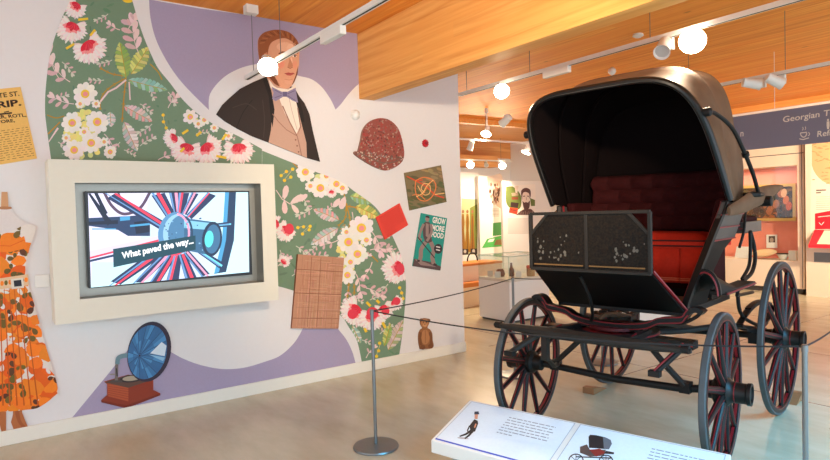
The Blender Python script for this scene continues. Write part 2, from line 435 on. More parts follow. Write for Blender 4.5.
def berries(P, pts, r=1.7, L=5):
    P.line(pts, .5, rgb(210, 200, 150), L-1)
    for p in pts: P.ell(p[0]+rnd.uniform(-1, 1), p[1]+rnd.uniform(-1, 1), r, r, jit(YEL2, .06), L, n=9)
def lilac(P, x, y, r, n=14, L=5):
    for i in range(n):
        a = rnd.uniform(0, 6.28); q = r*math.sqrt(rnd.random())
        P.ell(x+q*cos(a), y+q*sin(a), r*.3, r*.27, jit(YEL if i % 3 else rgb(214, 222, 150), .07), L, n=9, rot=a)
def stem(P, pts, w=1.1, L=3, barbs=True):
    q = spline(pts, 4); P.line(q, w, jit(GOLD, .1), L)
    if barbs:
        for i in range(1, len(q)-1, 2):
            dx, dy = q[i+1][0]-q[i][0], q[i+1][1]-q[i][1]; l = math.hypot(dx, dy) or 1
            for sgn in (-1, 1): P.line([q[i], (q[i][0]+dx/l*2.2-sgn*dy/l*1.8, q[i][1]+dy/l*2.2+sgn*dx/l*1.8)], .45, jit(GOLD, .15), L)

# ---- purple fields
P = Print(W, XN)
top = [(149, -.6), (200, 8.5), (280, 19.6), (360, 32.2), (378, 34.7)]
leftc = spline([(149, -.6), (150.5, 18), (156, 39.5), (166.7, 61), (179, 79), (193.6, 95), (209, 110)])
blob = spline([(209, 110), (208.7, 102), (210.5, 93), (218.7, 82), (231, 72.5), (249, 65.5), (270, 64), (295.6, 74.8), (311, 79), (321.7, 87), (330.4, 99), (335.6, 109.6)])
right = spline([(335.6, 109.6), (341, 104), (349.6, 93), (360, 83), (378, 72)])
P.poly(leftc+blob[1:]+right[1:]+top[::-1], PUR, 1)
o = P.build('wall_graphic', M_PRINT); tag(o, 'lilac printed field at the top of the mural wall, behind the portrait of the gentleman', 'wall graphic')
P = Print(W, XN)
low = [(71, 419)]+[(113, 368)]+spline([(140, 335), (170, 351.5), (184, 359), (202, 365.4), (222.6, 369), (243.5, 367.8), (264, 362), (280, 355.7), (294, 343), (303, 328), (309, 312), (318, 304), (328, 312), (337.5, 328), (346, 339), (352, 351), (355.5, 363)])
P.poly(low+[(355.5, 365), (71, 424)], PUR, 1)
o = P.build('wall_graphic', M_PRINT); tag(o, 'lilac printed wave along the baseboard behind the gramophone picture', 'wall graphic')

# ---- upper floral field
upR = spline([(128, -6), (132, 0), (137, 17), (143, 35), (150, 52), (158, 68), (170, 83), (184, 101), (202, 117), (223, 129), (240, 137), (262, 149)])
upL = spline([(52, 166), (47, 130), (45, 110), (46, 85), (50, 55), (58, 28), (70, 0), (74, -8)])
shape = upR+[(262, 166)]+upL
P = Print(W, XN); P.poly(shape, GRN, 1); P.clip = shape
for i in range(150):
    x, y = rnd.uniform(45, 262), rnd.uniform(0, 166)
    if inside((x, y), shape): P.ell(x, y, rnd.uniform(1, 5), rnd.uniform(.6, 2), jit(GRN2 if i % 2 else GRN, .1), 2, rnd.uniform(0, 3), 7)
aster(P, 76, 6, 13, 2.2, 4); aster(P, 72, 27, 17, 1.9); aster(P, 88, 46, 19, 1.0, 7)
for a in ((78, 20, 88, 19), (66, 49, 74, 44), (90, 36, 95, 30)): P.line([(a[0], a[1]), (a[2], a[3])], 2.4, YEL2, 9)
spray(P, 140, 56, -2.05, 32, n=4, sz=.4); spray(P, 128, 30, -1.2, 18, n=3); spray(P, 120, 30, -2.9, 10, n=2, sz=.6)
spray(P, 60, 80, -2.2, 28, n=3); spray(P, 70, 82, -2.6, 24, n=3); spray(P, 74, 104, 3.2, 20, n=3)
P.ell(128, -1, 6, 4, YEL2, 4)
bigleaf(P, 126, 78, -1.75, 34, 15, rgb(226, 222, 130), LG, rgb(120, 160, 84)); bigleaf(P, 131, 74, -1.0, 30, 15, YEL, LG, rgb(222, 210, 130))
bigleaf(P, 128, 80, .25, 38, 12, TEAL, rgb(170, 205, 200), LG)
stem(P, [(126, 76), (112, 74), (100, 68)]); stem(P, [(126, 78), (112, 86), (102, 96), (100, 110)]); stem(P, [(126, 78), (124, 96), (122, 122)]); stem(P, [(150, 64), (158, 72), (162, 80)], barbs=False)
P.line([(126, 80), (116, 88), (108, 92), (100, 102)], 1.8, PINK, 4); P.line([(129, 82), (130, 100)], 1.4, PINK, 4)
bigleaf(P, 110, 112, 1.5, 14, 10, PINK, TEAL, WHT); bigleaf(P, 124, 106, .5, 30, 12, PINK, TEAL, HOT2); bigleaf(P, 124, 122, 1.15, 30, 13, WHT, PINK2, TEAL)
lilac(P, 84, 112, 10); lilac(P, 78, 136, 13, 20); lilac(P, 88, 150, 10)
for q in ((85, 94, 12), (72, 123, 11), (97, 122, 12), (91, 143, 11), (74, 150, 11), (110, 152, 7)): daisy(P, *q)
spray(P, 104, 134, .7, 14, n=2); stem(P, [(47, 115), (56, 118), (64, 116)], barbs=False); stem(P, [(48, 134), (56, 126), (60, 122)], barbs=False); P.line([(48, 142), (58, 128)], 2, PINK, 4)
spray(P, 168, 108, -1.2, 12, n=2, sz=.6); berries(P, [(163, 116), (164, 122), (166, 128), (168, 134)])
daisy(P, 190, 117, 8, n=7); daisy(P, 204, 120, 6, n=6)
aster(P, 174, 138, 11, 2.6); aster(P, 187, 148, 17, 1.9, 7); aster(P, 206, 148, 17, .9, 9); aster(P, 238, 148, 17, 1.4, 6)
for a in ((182, 134, 188, 130), (196, 136, 201, 132), (180, 152, 184, 148), (216, 156, 226, 158), (222, 140, 226, 134)): P.line([(a[0], a[1]), (a[2], a[3])], 2.4, YEL2, 11)
spray(P, 158, 160, -.6, 14, n=2)
for q in ((62, 62, .6, 14), (108, 14, 2.4, 12), (112, 60, 2.6, 12), (140, 104, .4, 12), (152, 124, 2.3, 14), (140, 146, -.8, 14), (120, 142, 2.2, 10), (168, 92, .8, 12), (196, 134, -.4, 10), (54, 100, -.6, 12), (58, 142, .5, 12), (104, 80, 2.9, 12), (148, 86, .9, 12), (124, 150, .2, 10), (226, 134, .3, 8), (62, 154, -.3, 12)):
    spray(P, *q, col=rgb(206, 206, 190), n=3, L=2, sz=.36)
for q in ((96, 104, 5), (66, 138, 5), (104, 142, 5), (80, 104, 5), (84, 132, 6), (198, 124, 5), (214, 128, 5), (228, 136, 5)): daisy(P, *q, n=7)
lilac(P, 92, 134, 9, 12); lilac(P, 70, 128, 7, 9); lilac(P, 196, 122, 5, 8)
o = P.build('wall_graphic', M_PRINT); tag(o, 'green floral fabric print sweeping down the upper wall above the screen', 'wall graphic')

# ---- lower floral field
shp2 = spline([(262.2, 150.6), (278, 157), (308, 169), (339, 181), (356, 192.5), (372, 204), (380, 213), (389, 229), (397, 246), (401, 256), (404.5, 272), (406, 286), (404.5, 312), (401.5, 340), (399, 356)])+spline([(362, 363), (357, 341), (349, 327.5), (340, 315), (318, 299), (293, 290.5), (277, 286), (262.2, 283)])
P = Print(W, XN); P.poly(shp2, GRN, 1); P.clip = shp2
for i in range(120):
    x, y = rnd.uniform(262, 406), rnd.uniform(150, 360)
    if inside((x, y), shp2): P.ell(x, y, rnd.uniform(1, 5), rnd.uniform(.6, 2), jit(GRN2 if i % 2 else GRN, .1), 2, rnd.uniform(0, 3), 7)
daisy(P, 305, 172, 10); daisy(P, 320, 188, 11); daisy(P, 336, 184, 9); lilac(P, 318, 176, 10); lilac(P, 330, 178, 8); aster(P, 331, 192, 6, 1.5, 8); daisy(P, 342, 188, 7)
berries(P, [(280, 176), (286, 172), (292, 170), (284, 180), (291, 178)]); stem(P, [(292, 162), (296, 166), (299, 168)], barbs=False)
P.line([(276, 190), (282, 199), (290, 204), (298, 202)], .9, PINK, 3)
for q in ((282, 198, -1.0, 10), (290, 203, -.5, 16), (291, 204, .9, 12), (284, 200, 1.5, 14), (284, 200, -1.4, 15), (298, 202, -.7, 12)): P.petal(q[0], q[1], q[2], q[3], q[3]*.42, jit(PINK, .05), 4)
aster(P, 276, 224, 10, 3.0); aster(P, 286, 230, 12, 2.4, 7); P.ell(289, 229, 4.5, 5.5, HOT, 12)
berries(P, [(297, 228), (303, 226), (309, 226), (302, 233), (308, 230)])
for q in ((345, 196, 1.9, 14), (340, 198, 2.2, 11)): P.petal(q[0], q[1], q[2], q[3], q[3]*.5, PINK, 4)
stem(P, [(344, 194), (346, 206), (345, 218), (338, 226)]); stem(P, [(346, 206), (358, 208), (368, 212)]); stem(P, [(346, 204), (350, 220), (348, 230)])
bigleaf(P, 350, 196, .2, 24, 12, YEL, LG, TEAL); bigleaf(P, 356, 206, .45, 24, 12, LG, YEL, rgb(222, 190, 110))
bigleaf(P, 339, 220, -2.75, 26, 11, PINK, TEAL, HOT2); bigleaf(P, 338, 228, 2.6, 30, 12, WHT, PINK2, TEAL); bigleaf(P, 345, 224, 1.7, 16, 9, rgb(70, 110, 150), TEAL, GOLD)
spray(P, 338, 240, 2.6, 14, n=2); spray(P, 352, 212, 1.3, 12, n=1)
lilac(P, 356, 240, 10); lilac(P, 352, 256, 10); lilac(P, 346, 268, 8)
for q in ((361, 228, 13), (348, 242, 12), (357, 254, 11), (347, 275, 9), (340, 262, 6)): daisy(P, *q)
spray(P, 372, 232, .9, 20, n=3); spray(P, 370, 250, -.3, 16, n=3); spray(P, 360, 262, -.9, 10, n=2); stem(P, [(367, 252), (374, 258), (378, 262)], barbs=False)
spray(P, 356, 274, 1.1, 18, n=3); spray(P, 366, 288, .2, 16, n=3); spray(P, 372, 262, 1.8, 14, n=2); spray(P, 348, 286, 1.5, 12, n=2)
aster(P, 398, 268, 17, 3.0); P.ell(400, 269, 4, 6, HOT, 13)
stem(P, [(349, 282), (348, 292), (346, 302)]); stem(P, [(354, 284), (354, 294), (352, 304)])
aster(P, 356, 310, 17, 2.4); aster(P, 371, 316, 15, 1.4, 9); aster(P, 383, 308, 11, 1.2, 8); aster(P, 394, 302, 9, 1.0, 7)
for q in ((352, 314, 5), (372, 313, 6), (385, 311, 4), (396, 301, 4)): P.ell(q[0], q[1], q[2], q[2], HOT, 14)
for a in ((366, 302, 370, 306), (376, 300, 379, 303), (382, 322, 385, 328), (364, 328, 366, 332)): P.line([(a[0], a[1]), (a[2], a[3])], 2.6, YEL2, 12)
berries(P, [(399, 288), (402, 292), (403, 298)])
bigleaf(P, 352, 326, 1.1, 18, 8, TEAL, WHT, LG); bigleaf(P, 388, 350, -1.1, 32, 12, PINK2, PINK, LG); bigleaf(P, 384, 346, -1.3, 22, 8, YEL, LG, LG)
spray(P, 366, 358, -1.2, 12, n=2); berries(P, [(380, 344), (378, 350), (376, 356)])
spray(P, 278, 266, -.9, 12, n=2); aster(P, 283, 262, 7, -.8, 6)
for q in ((300, 194, .8, 14), (312, 208, 2.4, 14), (318, 244, 2.2, 12), (296, 246, .5, 14), (310, 258, -.4, 14), (326, 212, -.9, 12), (330, 258, 1.8, 12), (384, 226, .9, 10), (386, 246, .4, 12), (388, 284, 2.2, 14), (352, 296, .3, 10), (370, 300, -.6, 10), (342, 312, .5, 10), (380, 334, -.9, 12), (362, 340, .2, 10), (280, 250, 1.2, 12), (292, 276, -.7, 14)):
    spray(P, *q, col=rgb(206, 206, 190), n=3, L=2, sz=.36)
for q in ((310, 186, 6), (326, 176, 7), (350, 262, 7), (366, 240, 7), (346, 232, 6)): daisy(P, *q, n=7)
lilac(P, 346, 252, 9, 12); lilac(P, 338, 270, 6, 8)
o = P.build('wall_graphic', M_PRINT); tag(o, 'green floral fabric print on the lower wall right of the screen, behind the brown cloth', 'wall graphic')

# ================================================================== CUT-OUT PICTURES ON THE WALL
# ---- gentleman
P = Print(W, XN, .012)
COAT = rgb(50, 40, 36); COAT2 = rgb(34, 28, 27); WAIST = rgb(196, 158, 138); SKIN = rgb(222, 164, 132); SKIN2 = rgb(200, 136, 104); HAIR = rgb(150, 88, 54); HAIR2 = rgb(118, 66, 40); SHIRT = rgb(236, 222, 206)
bodyo = [(216, 114.5), (222, 105), (228.6, 98.7), (239.6, 89), (252, 82.6), (262, 78.5), (268, 77), (294, 88), (299, 97), (304, 103.4), (309, 114.5), (312, 130), (315.8, 146), (319.5, 161.7), (306.4, 158), (283.7, 149), (268, 142.5), (252, 136.5), (236.5, 128.6), (224, 121)]
heado = spline([(268, 80), (261, 70), (258.6, 56), (257.5, 46), (258.4, 38.5), (263, 33.2), (270, 30.8), (277, 30), (284, 31), (290, 33.5), (295, 38.5), (298, 44), (299, 52), (298.6, 58), (298.5, 64), (297.5, 70), (296, 76), (293.7, 82.5), (290, 87), (285, 89), (279, 87.5), (274, 84)], 4)
P.board(bodyo, COAT, .0115); P.board(heado, SKIN, .0115)
P.poly([(216, 114.5), (222, 105), (228.6, 98.7), (239.6, 89), (252, 82.6), (264, 77.5), (269, 90), (271.7, 114.5), (270.5, 130), (268, 142.5), (252, 136.5), (236.5, 128.6), (224, 121)], COAT, 1)
P.poly([(264, 77.5), (268, 92), (271.7, 114.5), (270.5, 130), (268, 142.5), (283.7, 149), (306.4, 158), (305.8, 142.8), (301, 124), (296.3, 105), (294, 90), (280, 84)], WAIST, 2)
P.poly([(262, 79), (266, 76.5), (271, 92), (274, 110), (272, 128), (270, 115), (268, 96)], COAT2, 3)
P.poly([(294, 91), (299, 97), (304, 103.4), (309, 114.5), (312, 130), (315.8, 146), (319.5, 161.7), (306.4, 158), (305.8, 142.8), (301, 122), (296.3, 105)], COAT, 3)
P.poly([(294, 92), (298, 98), (302, 110), (304, 122), (301, 122), (296.3, 105)], COAT2, 4)
P.poly([(276, 88), (279.5, 101), (284, 113), (290, 124), (296, 134), (299.5, 126), (296.5, 106), (293, 95), (290, 90)], SHIRT, 4)
P.line([(288, 96), (291, 110), (296.5, 130)], .7, rgb(200, 180, 165), 5); P.line([(282, 106), (289, 122), (296.5, 136), (300, 127), (297, 108)], 1.1, rgb(150, 110, 94), 5)
P.line([(272, 114), (278, 122), (286, 130), (296.3, 136)], .8, rgb(160, 118, 100), 4); P.line([(296.5, 136), (299, 146), (301, 156)], .8, rgb(150, 110, 94), 4)
for k in range(3): P.ell(295+k*1.5, 140+k*6, .9, .9, rgb(140, 100, 84), 6, n=8)
for c, pts in ((rgb(30, 25, 24), [(236, 128), (243, 112), (252, 100)]), (rgb(66, 54, 48), [(232, 108), (246, 104), (256, 110)]), (rgb(66, 54, 48), [(262, 100), (264, 120), (263, 138)])): P.line(spline(pts), .8, c, 2)
P.poly(heado, SKIN, 2)
P.poly([(268, 80), (262, 71), (264, 62), (272, 74), (280, 86), (276, 86)], SKIN2, 3)                    # jaw shade of the painted cheek
P.poly(spline([(266, 76), (261.5, 70), (258.6, 58), (257.5, 46), (258.4, 38.5), (263, 33.2), (270, 30.8), (277, 30), (284, 31), (290, 33.5), (295, 38.5), (298, 44), (298.8, 52), (296.5, 46), (291, 41.5), (284, 38.5), (276, 40), (270, 44), (267.5, 52), (267.5, 62), (269, 72), (273, 79)], 4), HAIR, 4)
for k in range(16):
    a = 3.3+k*.19; P.line([(278+19*cos(a), 46+15*sin(a)), (278+15*cos(a+.22), 47+11.5*sin(a+.22))], .8, HAIR2 if k % 2 else rgb(176, 112, 72), 5)
P.poly([(267.5, 62), (266, 70), (269, 78), (274, 84), (279, 87), (276, 80), (271, 72)], HAIR2, 5)
P.poly([(295, 76), (296.5, 70), (297.6, 66), (297, 74), (294, 82), (291, 86)], HAIR2, 5)
for (px_, py_, rx_, ry_, cc_) in ((284, 47, 8, 4.6, rgb(234, 182, 150)), (290, 49, 4, 5, rgb(240, 192, 162)), (280, 64, 4.6, 5.4, rgb(228, 158, 128)), (280.6, 65, 2.8, 3.2, rgb(232, 150, 124)), (294.4, 65, 2.4, 4, rgb(228, 156, 126)), (288, 81.5, 4, 3, rgb(226, 168, 138)), (273.5, 70, 3.4, 8, rgb(206, 146, 116)), (290.6, 62, 1.2, 4.4, rgb(242, 196, 166))): P.ell(px_, py_, rx_, ry_, cc_, 3)
P.line([(278, 54), (282, 52.4), (286, 53)], 1.2, HAIR2, 5); P.line([(291, 53), (294.5, 52.2), (297.5, 53.6)], 1.1, HAIR2, 5)
for ex in (282.5, 294): P.ell(ex, 56.4, 2.2, 1.1, rgb(236, 220, 206), 5, n=10); P.ell(ex+.3, 56.4, 1, 1.05, rgb(60, 44, 36), 6, n=8); P.line([(ex-2.4, 55.8), (ex, 55), (ex+2.4, 55.8)], .5, HAIR2, 7)
P.poly([(289, 57), (291.4, 63), (292.5, 66.5), (289.5, 68.4), (286.8, 67), (288.4, 62)], SKIN2, 5); P.line([(287, 67.6), (289.6, 68.8), (292, 67.4)], .6, rgb(160, 92, 70), 6)
P.poly([(284, 73.6), (288, 72.6), (290, 73.2), (292.6, 72.8), (294, 74), (290, 76), (286.5, 75.6)], rgb(190, 92, 84), 5); P.line([(284, 74), (289.6, 74), (294, 74.2)], .4, rgb(120, 50, 48), 6)
P.line([(284, 79.5), (288.6, 80.3), (292, 79.4)], .6, SKIN2, 5)
P.poly([(263.4, 54), (266.4, 52.6), (268, 57), (267, 63), (264.6, 62)], SKIN2, 6)
BT = rgb(140, 130, 158); BT2 = rgb(104, 96, 128)
P.poly([(271, 87), (282, 92.4), (283.5, 96.5), (275, 101.5), (271.5, 99), (273, 93)], BT, 7); P.poly([(295, 88), (286, 92.4), (285, 96.5), (292, 101), (297.5, 103), (296, 95)], BT, 7)
P.poly([(282, 92), (286.5, 92), (286.5, 97), (282.4, 97)], BT2, 8)
for a in (((274, 90), (281, 94)), ((274, 98), (281, 95.6)), ((287, 94), (294, 91)), ((287, 96), (295, 101))): P.line(list(a), .8, BT2, 8)
P.poly([(268, 79), (273, 86), (282, 91.5), (277, 92.4), (270, 88)], SHIRT, 6); P.poly([(286, 91), (292, 87), (294.6, 84), (295.5, 89), (290, 93)], SHIRT, 6)
o = P.build('portrait_cutout', M_PRINT); tag(o, 'cut-out portrait of a red-haired gentleman in black coat and bow tie', 'portrait')

# ---- gramophone
P = Print(W, XN, .012)
hx, hy = 149, 351.5
horn = [(hx+21.5*cos(t)*cos(.05)-30*sin(t)*sin(.13), hy+30*sin(t)+21.5*cos(t)*.02) for t in [2*PI*i/36 for i in range(36)]]
base = [(101, 400), (107, 395), (107, 384), (104, 381.5), (128, 374.5), (153, 379), (153, 391), (160, 393), (126, 407)]
P.board(base, rgb(160, 74, 46), .0115); P.board(horn, rgb(60, 52, 66), .0115)
MAH = rgb(176, 84, 52); MAH2 = rgb(140, 58, 38); MAH3 = rgb(120, 48, 32)
P.poly([(101, 400), (107, 395), (127, 399.5), (153, 389.5), (160, 393), (126, 407)], MAH2, 1)
P.poly([(101, 400), (126, 405), (126, 408), (101, 402)], MAH3, 2); P.poly([(126, 405), (160, 393), (160, 395), (126, 408)], MAH3, 2)
P.poly([(107, 384), (128, 386.5), (128, 401), (108, 396)], MAH, 3); P.poly([(128, 386.5), (152, 379.5), (153, 390.5), (128, 401)], MAH2, 3)
for k in range(5): P.line([(108, 386+k*2), (128, 389+k*2.4)], .4, MAH2, 4)
P.poly([(104, 382), (128, 374.5), (153, 379), (128, 387.5)], rgb(96, 70, 60), 4); P.ell(131, 378.5, 12, 3.6, rgb(60, 52, 50), 5, -.1); P.ell(131, 378, 9, 2.5, rgb(170, 160, 140), 6, -.1)
P.line([(116, 380), (116.5, 364)], 3, rgb(120, 110, 104), 6); P.line(spline([(117, 364), (118, 358), (123, 355.5), (131, 355)]), 4.4, rgb(110, 140, 150), 6)
P.line([(116, 368), (117, 376)], 1.4, rgb(60, 56, 56), 7); P.ell(112, 374, 3, .8, rgb(150, 140, 130), 7); P.line([(110, 381), (122, 381)], 2, rgb(80, 74, 70), 7)
P.poly(horn, rgb(58, 50, 64), 7)
def hp(t, k): return (hx-1+21.5*k*cos(t)*cos(.05)-30*k*sin(t)*.13-(1-k)*9, hy+30*k*sin(t)+(1-k)*4)
n = 28
for i in range(n):
    t0, t1 = 2*PI*i/n, 2*PI*(i+1)/n
    cols = [(56, 96, 140), (70, 124, 172), (84, 146, 196), (62, 108, 156)]
    P.poly([hp(t0, .04), hp(t0, .5), hp(t1, .5), hp(t1, .04)], rgb(*[c*(.97 if i % 2 else 1.02)*.7+.3*q for c, q in zip(cols[i % 4], (66, 118, 166))]), 8)
    P.poly([hp(t0, .5), hp(t0, .9), hp(t1, .9), hp(t1, .5)], rgb(*[c*(1.02 if i % 2 else .95)*.7+.3*q for c, q in zip(cols[(i+1) % 4], (66, 118, 166))]), 8)
for i in range(0, n, 2): P.line([hp(2*PI*i/n, .05), hp(2*PI*i/n, .9)], .5, rgb(48, 76, 112), 9)
P.poly([hp(-.1, .35), hp(.15, .85), hp(-.25, .88), hp(-.5, .75)], rgb(206, 222, 232), 10)
P.poly([hp(-.02, .3), hp(.35, .85), hp(.2, .87)], rgb(140, 186, 214), 10)
o = P.build('gramophone_picture', M_PRINT); tag(o, 'cut-out picture of a wind-up gramophone with blue horn and red-brown case', 'picture')

# ---- teddy bear
P = Print(W, XN, .012)
T1 = rgb(150, 100, 62); T2 = rgb(122, 78, 48); T3 = rgb(178, 124, 80)
bo = spline([(419.5, 349), (418, 342), (418, 334), (420, 329.5), (422, 328), (420.3, 325), (419.6, 321.5), (420, 318.8), (421.5, 318.6), (424, 318), (427, 318.4), (428.8, 319), (428.6, 323), (426.8, 327.5), (429, 329), (431.5, 333), (432, 340), (433, 346), (430, 348.5)], 3)
P.board(bo, T2, .0115); P.poly(bo, T1, 1)
P.ell(420.6, 320, 1.6, 1.8, T2, 2); P.ell(428.2, 320.4, 1.6, 1.8, T2, 2); P.ell(424.2, 323, 3.8, 4.2, T3, 3); P.ell(424.2, 325, 1.8, 1.5, rgb(200, 150, 104), 4); P.ell(424.2, 324.4, .6, .5, rgb(40, 26, 20), 5, n=8)
for ex in (422.6, 425.8): P.ell(ex, 322, .5, .6, rgb(30, 20, 16), 5, n=8)
P.ell(424.6, 337, 4.4, 7.4, T3, 2); P.line([(420, 332), (419.4, 338), (420.4, 345)], 2.6, T2, 3); P.line([(429, 332), (430.6, 338), (430.4, 345)], 2.6, T2, 3)
P.ell(422, 347, 2.6, 2.4, T2, 4); P.ell(430, 346, 2.7, 2.4, T2, 4); P.line([(424.6, 330), (424.6, 343)], .4, T2, 4)
o = P.build('teddy_picture', M_PRINT); tag(o, 'small cut-out picture of an old brown teddy bear above the baseboard', 'picture')

# ---- dress on a dummy (its left half runs out of the frame)
P = Print(W, XN, .012)
OR = rgb(240, 128, 34); OR2 = rgb(226, 96, 24); OLV = rgb(110, 92, 40); DRK = rgb(92, 58, 36); CRM = rgb(228, 218, 208); TAN = rgb(206, 156, 112)
skirt = spline([(28, 284), (33, 300), (38, 318), (44, 340), (50, 360), (56, 380), (58, 392)], 4)+spline([(58, 394), (53, 397), (48, 401), (42, 405), (36, 408), (28, 409), (20, 410), (10, 411), (2, 411), (-14, 412)], 4)+[(-46, 404), (-30, 330), (-16, 290)]
bod = spline([(-14, 288), (-18, 262), (-20, 240), (-22, 226), (-10, 224), (-6, 232), (4, 233), (14, 230), (24, 225), (33, 224.5), (36, 227), (34, 236), (30, 246), (27.5, 258), (26, 270), (27, 280), (28.4, 286)], 4)
nk = [(-9, 226), (-6, 217), (-2, 212), (-1, 207), (10, 207), (13, 212), (17, 217), (25, 222), (30, 225), (20, 229), (10, 233), (-2, 233)]
P.board(nk, CRM, .0115); P.board(bod, OR, .0115); P.board(skirt, OR, .0115)
P.poly(nk, rgb(220, 210, 205), 1); P.poly([(1, 208), (1.5, 192), (7.5, 192), (8.5, 208)], TAN, 2); P.ell(4.6, 208, 7.5, 1.6, rgb(180, 124, 84), 3)
legs = [[(13, 404), (13, 414), (11, 422), (14, 430), (28.5, 428), (25, 420), (22, 412), (22, 404)], [(-2, 406), (-3, 416), (1.5, 431), (6, 430), (6, 406)]]
for l in legs: P.board(l, rgb(178, 106, 62), .0115)
P.line(spline([(17, 404), (17, 412), (20, 422), (26, 428)]), (5, 2.6), rgb(160, 88, 50), 1)
P.poly(bod, CRM, 2); P.poly(skirt, CRM, 3)
def scatter(poly, n, x0, x1, y0, y1, L0):
    P.clip = poly
    for i in range(n):
        x, y = rnd.uniform(x0, x1), rnd.uniform(y0, y1)
        if not inside((x, y), poly): continue
        k = rnd.random()
        if k < .56:
            c = jit(OR if rnd.random() < .6 else OR2, .1); r = rnd.uniform(6, 11)
            P.poly([(x+r*rnd.uniform(.7, 1.1)*cos(a), y+r*.8*rnd.uniform(.7, 1.1)*sin(a)) for a in [2*PI*j/9 for j in range(9)]], c, L0)
        elif k < .8:
            c = jit(OLV if rnd.random() < .6 else DRK, .15); a = rnd.uniform(0, 3.1); r = rnd.uniform(5, 8.5)
            P.petal(x, y, a, r*1.3, r*.9, c, L0+1); P.petal(x, y, a+1.9, r, r*.7, c, L0+1)
        else: P.petal(x, y, rnd.uniform(0, 6), rnd.uniform(5, 9), rnd.uniform(3, 5), jit(CRM, .05), L0)
    P.clip = None
scatter(bod, 60, -20, 36, 226, 288, 4); scatter(skirt, 300, -40, 58, 290, 411, 5)
P.clip = bod; P.poly([(-20, 234), (0, 241), (16, 240), (24, 236), (27, 248), (10, 252), (-10, 252), (-22, 250)], OR, 7); P.line([(-10, 245), (10, 246), (24, 240)], .8, OR2, 8); P.clip = None
for k in range(9):
    x = 24-k*5; P.line(spline([(x, 286), (x+3+.5*(3-k), 330), (x+8+2*(3-k), 405)]), (.5, 1.4), rgb(196, 88, 24), 9)
P.poly([(-12, 280), (28, 274), (29, 285), (-12, 291)], rgb(226, 190, 150), 9)
for k in range(10): P.ell(-10+k*4, 285-k*.6, 1.8, 2.6, jit(OR if k % 2 else OLV, .1), 10, n=8)
P.poly([(10.5, 279), (23, 277.5), (24, 287.5), (11.5, 289)], rgb(220, 210, 196), 11); P.poly([(13.5, 280.4), (21, 279.6), (21.8, 285.8), (14.2, 286.6)], rgb(44, 42, 52), 12)
o = P.build('dress_picture', M_PRINT); tag(o, 'cut-out picture of an orange flowered sleeveless dress with a white buckle on a dress form', 'picture')

# ---- playbill
P = Print(W, XN, .006)
out = [(-30, 92), (20.5, 87), (37, 158.5), (-26, 169)]
BUF = rgb(232, 186, 104); INK = rgb(52, 36, 30)
P.board(out, BUF, .0055); P.poly(out, BUF, 1)
def bl(u, v):                                   # u across, v down on the sheet
    a = (out[0][0]+(out[1][0]-out[0][0])*u, out[0][1]+(out[1][1]-out[0][1])*u); b = (out[3][0]+(out[2][0]-out[3][0])*u, out[3][1]+(out[2][1]-out[3][1])*u)
    return (a[0]+(b[0]-a[0])*v, a[1]+(b[1]-a[1])*v)
P.text('NOTE ST.', (-14, 99.3), (19.5, 95.8), (-.9, -4.6), INK, 2, .02)
P.text('TRIP.', (-12, 109.4), (21.5, 105.4), (-1.2, -6.2), INK, 2, .035)
P.line([(-6, 115), (12, 113)], 1.6, INK, 2); P.line([(4, 112.4), (9, 111.4)], 1, INK, 2)
P.text('CHESTER, ROTL,', (-22, 120.4), (26.5, 116.6), (-.9, -3.2), INK, 2, .03); P.text('STORE,', (-6, 124), (15, 122), (-.8, -3), INK, 2, .03)
for k in range(14):
    v = .56+k*.03; u = .42
    while u < .95:
        w = rnd.uniform(.03, .09); a, b = bl(u, v), bl(min(.97, u+w), v); P.line([a, b], .55, rgb(140, 100, 52), 2); u += w+rnd.uniform(.02, .05)
o = P.build('playbill_picture', M_PAPER); tag(o, 'old yellow playbill with black lettering ending TRIP, above the dress picture', 'poster')

# ---- red handbill
P = Print(W, XN, .012)
out = [(375.3, 217.5), (399, 203.3), (407.6, 225), (384.3, 239.6)]
RD = rgb(226, 74, 62)
P.board(out, RD, .0115); P.poly(out, RD, 1)
for k in range(12):
    v = .1+k*.075; u = .12
    while u < .9:
        w = rnd.uniform(.05, .14); q = lambda uu: (out[0][0]+(out[1][0]-out[0][0])*uu+(out[3][0]-out[0][0])*v, out[0][1]+(out[1][1]-out[0][1])*uu+(out[3][1]-out[0][1])*v)
        if not (k > 8 and u > .5): P.line([q(u), q(min(.92, u+w))], .55, rgb(176, 44, 42), 2)
        u += w+.04
o = P.build('handbill', M_PAPER); tag(o, 'tilted square red handbill overlapping the edge of the green floral print', 'handbill')

# ---- map-like square picture
P = Print(W, XN, .012)
out = [(403.7, 173), (440.4, 165.3), (446, 202), (409.2, 210.5)]
P.board(out, rgb(126, 112, 80), .0115); P.poly(out, rgb(128, 112, 78), 1)
def sq(u, v): return (out[0][0]+(out[1][0]-out[0][0])*u+(out[3][0]-out[0][0])*v, out[0][1]+(out[1][1]-out[0][1])*u+(out[3][1]-out[0][1])*v)
P.clip = out
for i in range(60):
    u, v = rnd.random(), rnd.random(); x, y = sq(u, v); P.ell(x, y, rnd.uniform(1.5, 6), rnd.uniform(.8, 2), jit(rgb(100, 100, 62) if (v > .4 or u < .3) else rgb(160, 132, 92), .15), 2, .3, 8)
OG = rgb(226, 130, 70); OG2 = rgb(214, 84, 50); OG3 = rgb(240, 190, 120)
P.line(spline([sq(.05, .1), sq(.25, .25), sq(.5, .45), sq(.72, .72), sq(.95, .86)]), 1.3, OG2, 4)
P.line(spline([sq(.27, .26), sq(.5, .22), sq(.72, .34), sq(.78, .52), sq(.66, .74), sq(.46, .84), sq(.27, .74), sq(.22, .5), sq(.27, .26)]), 1.0, OG, 4)
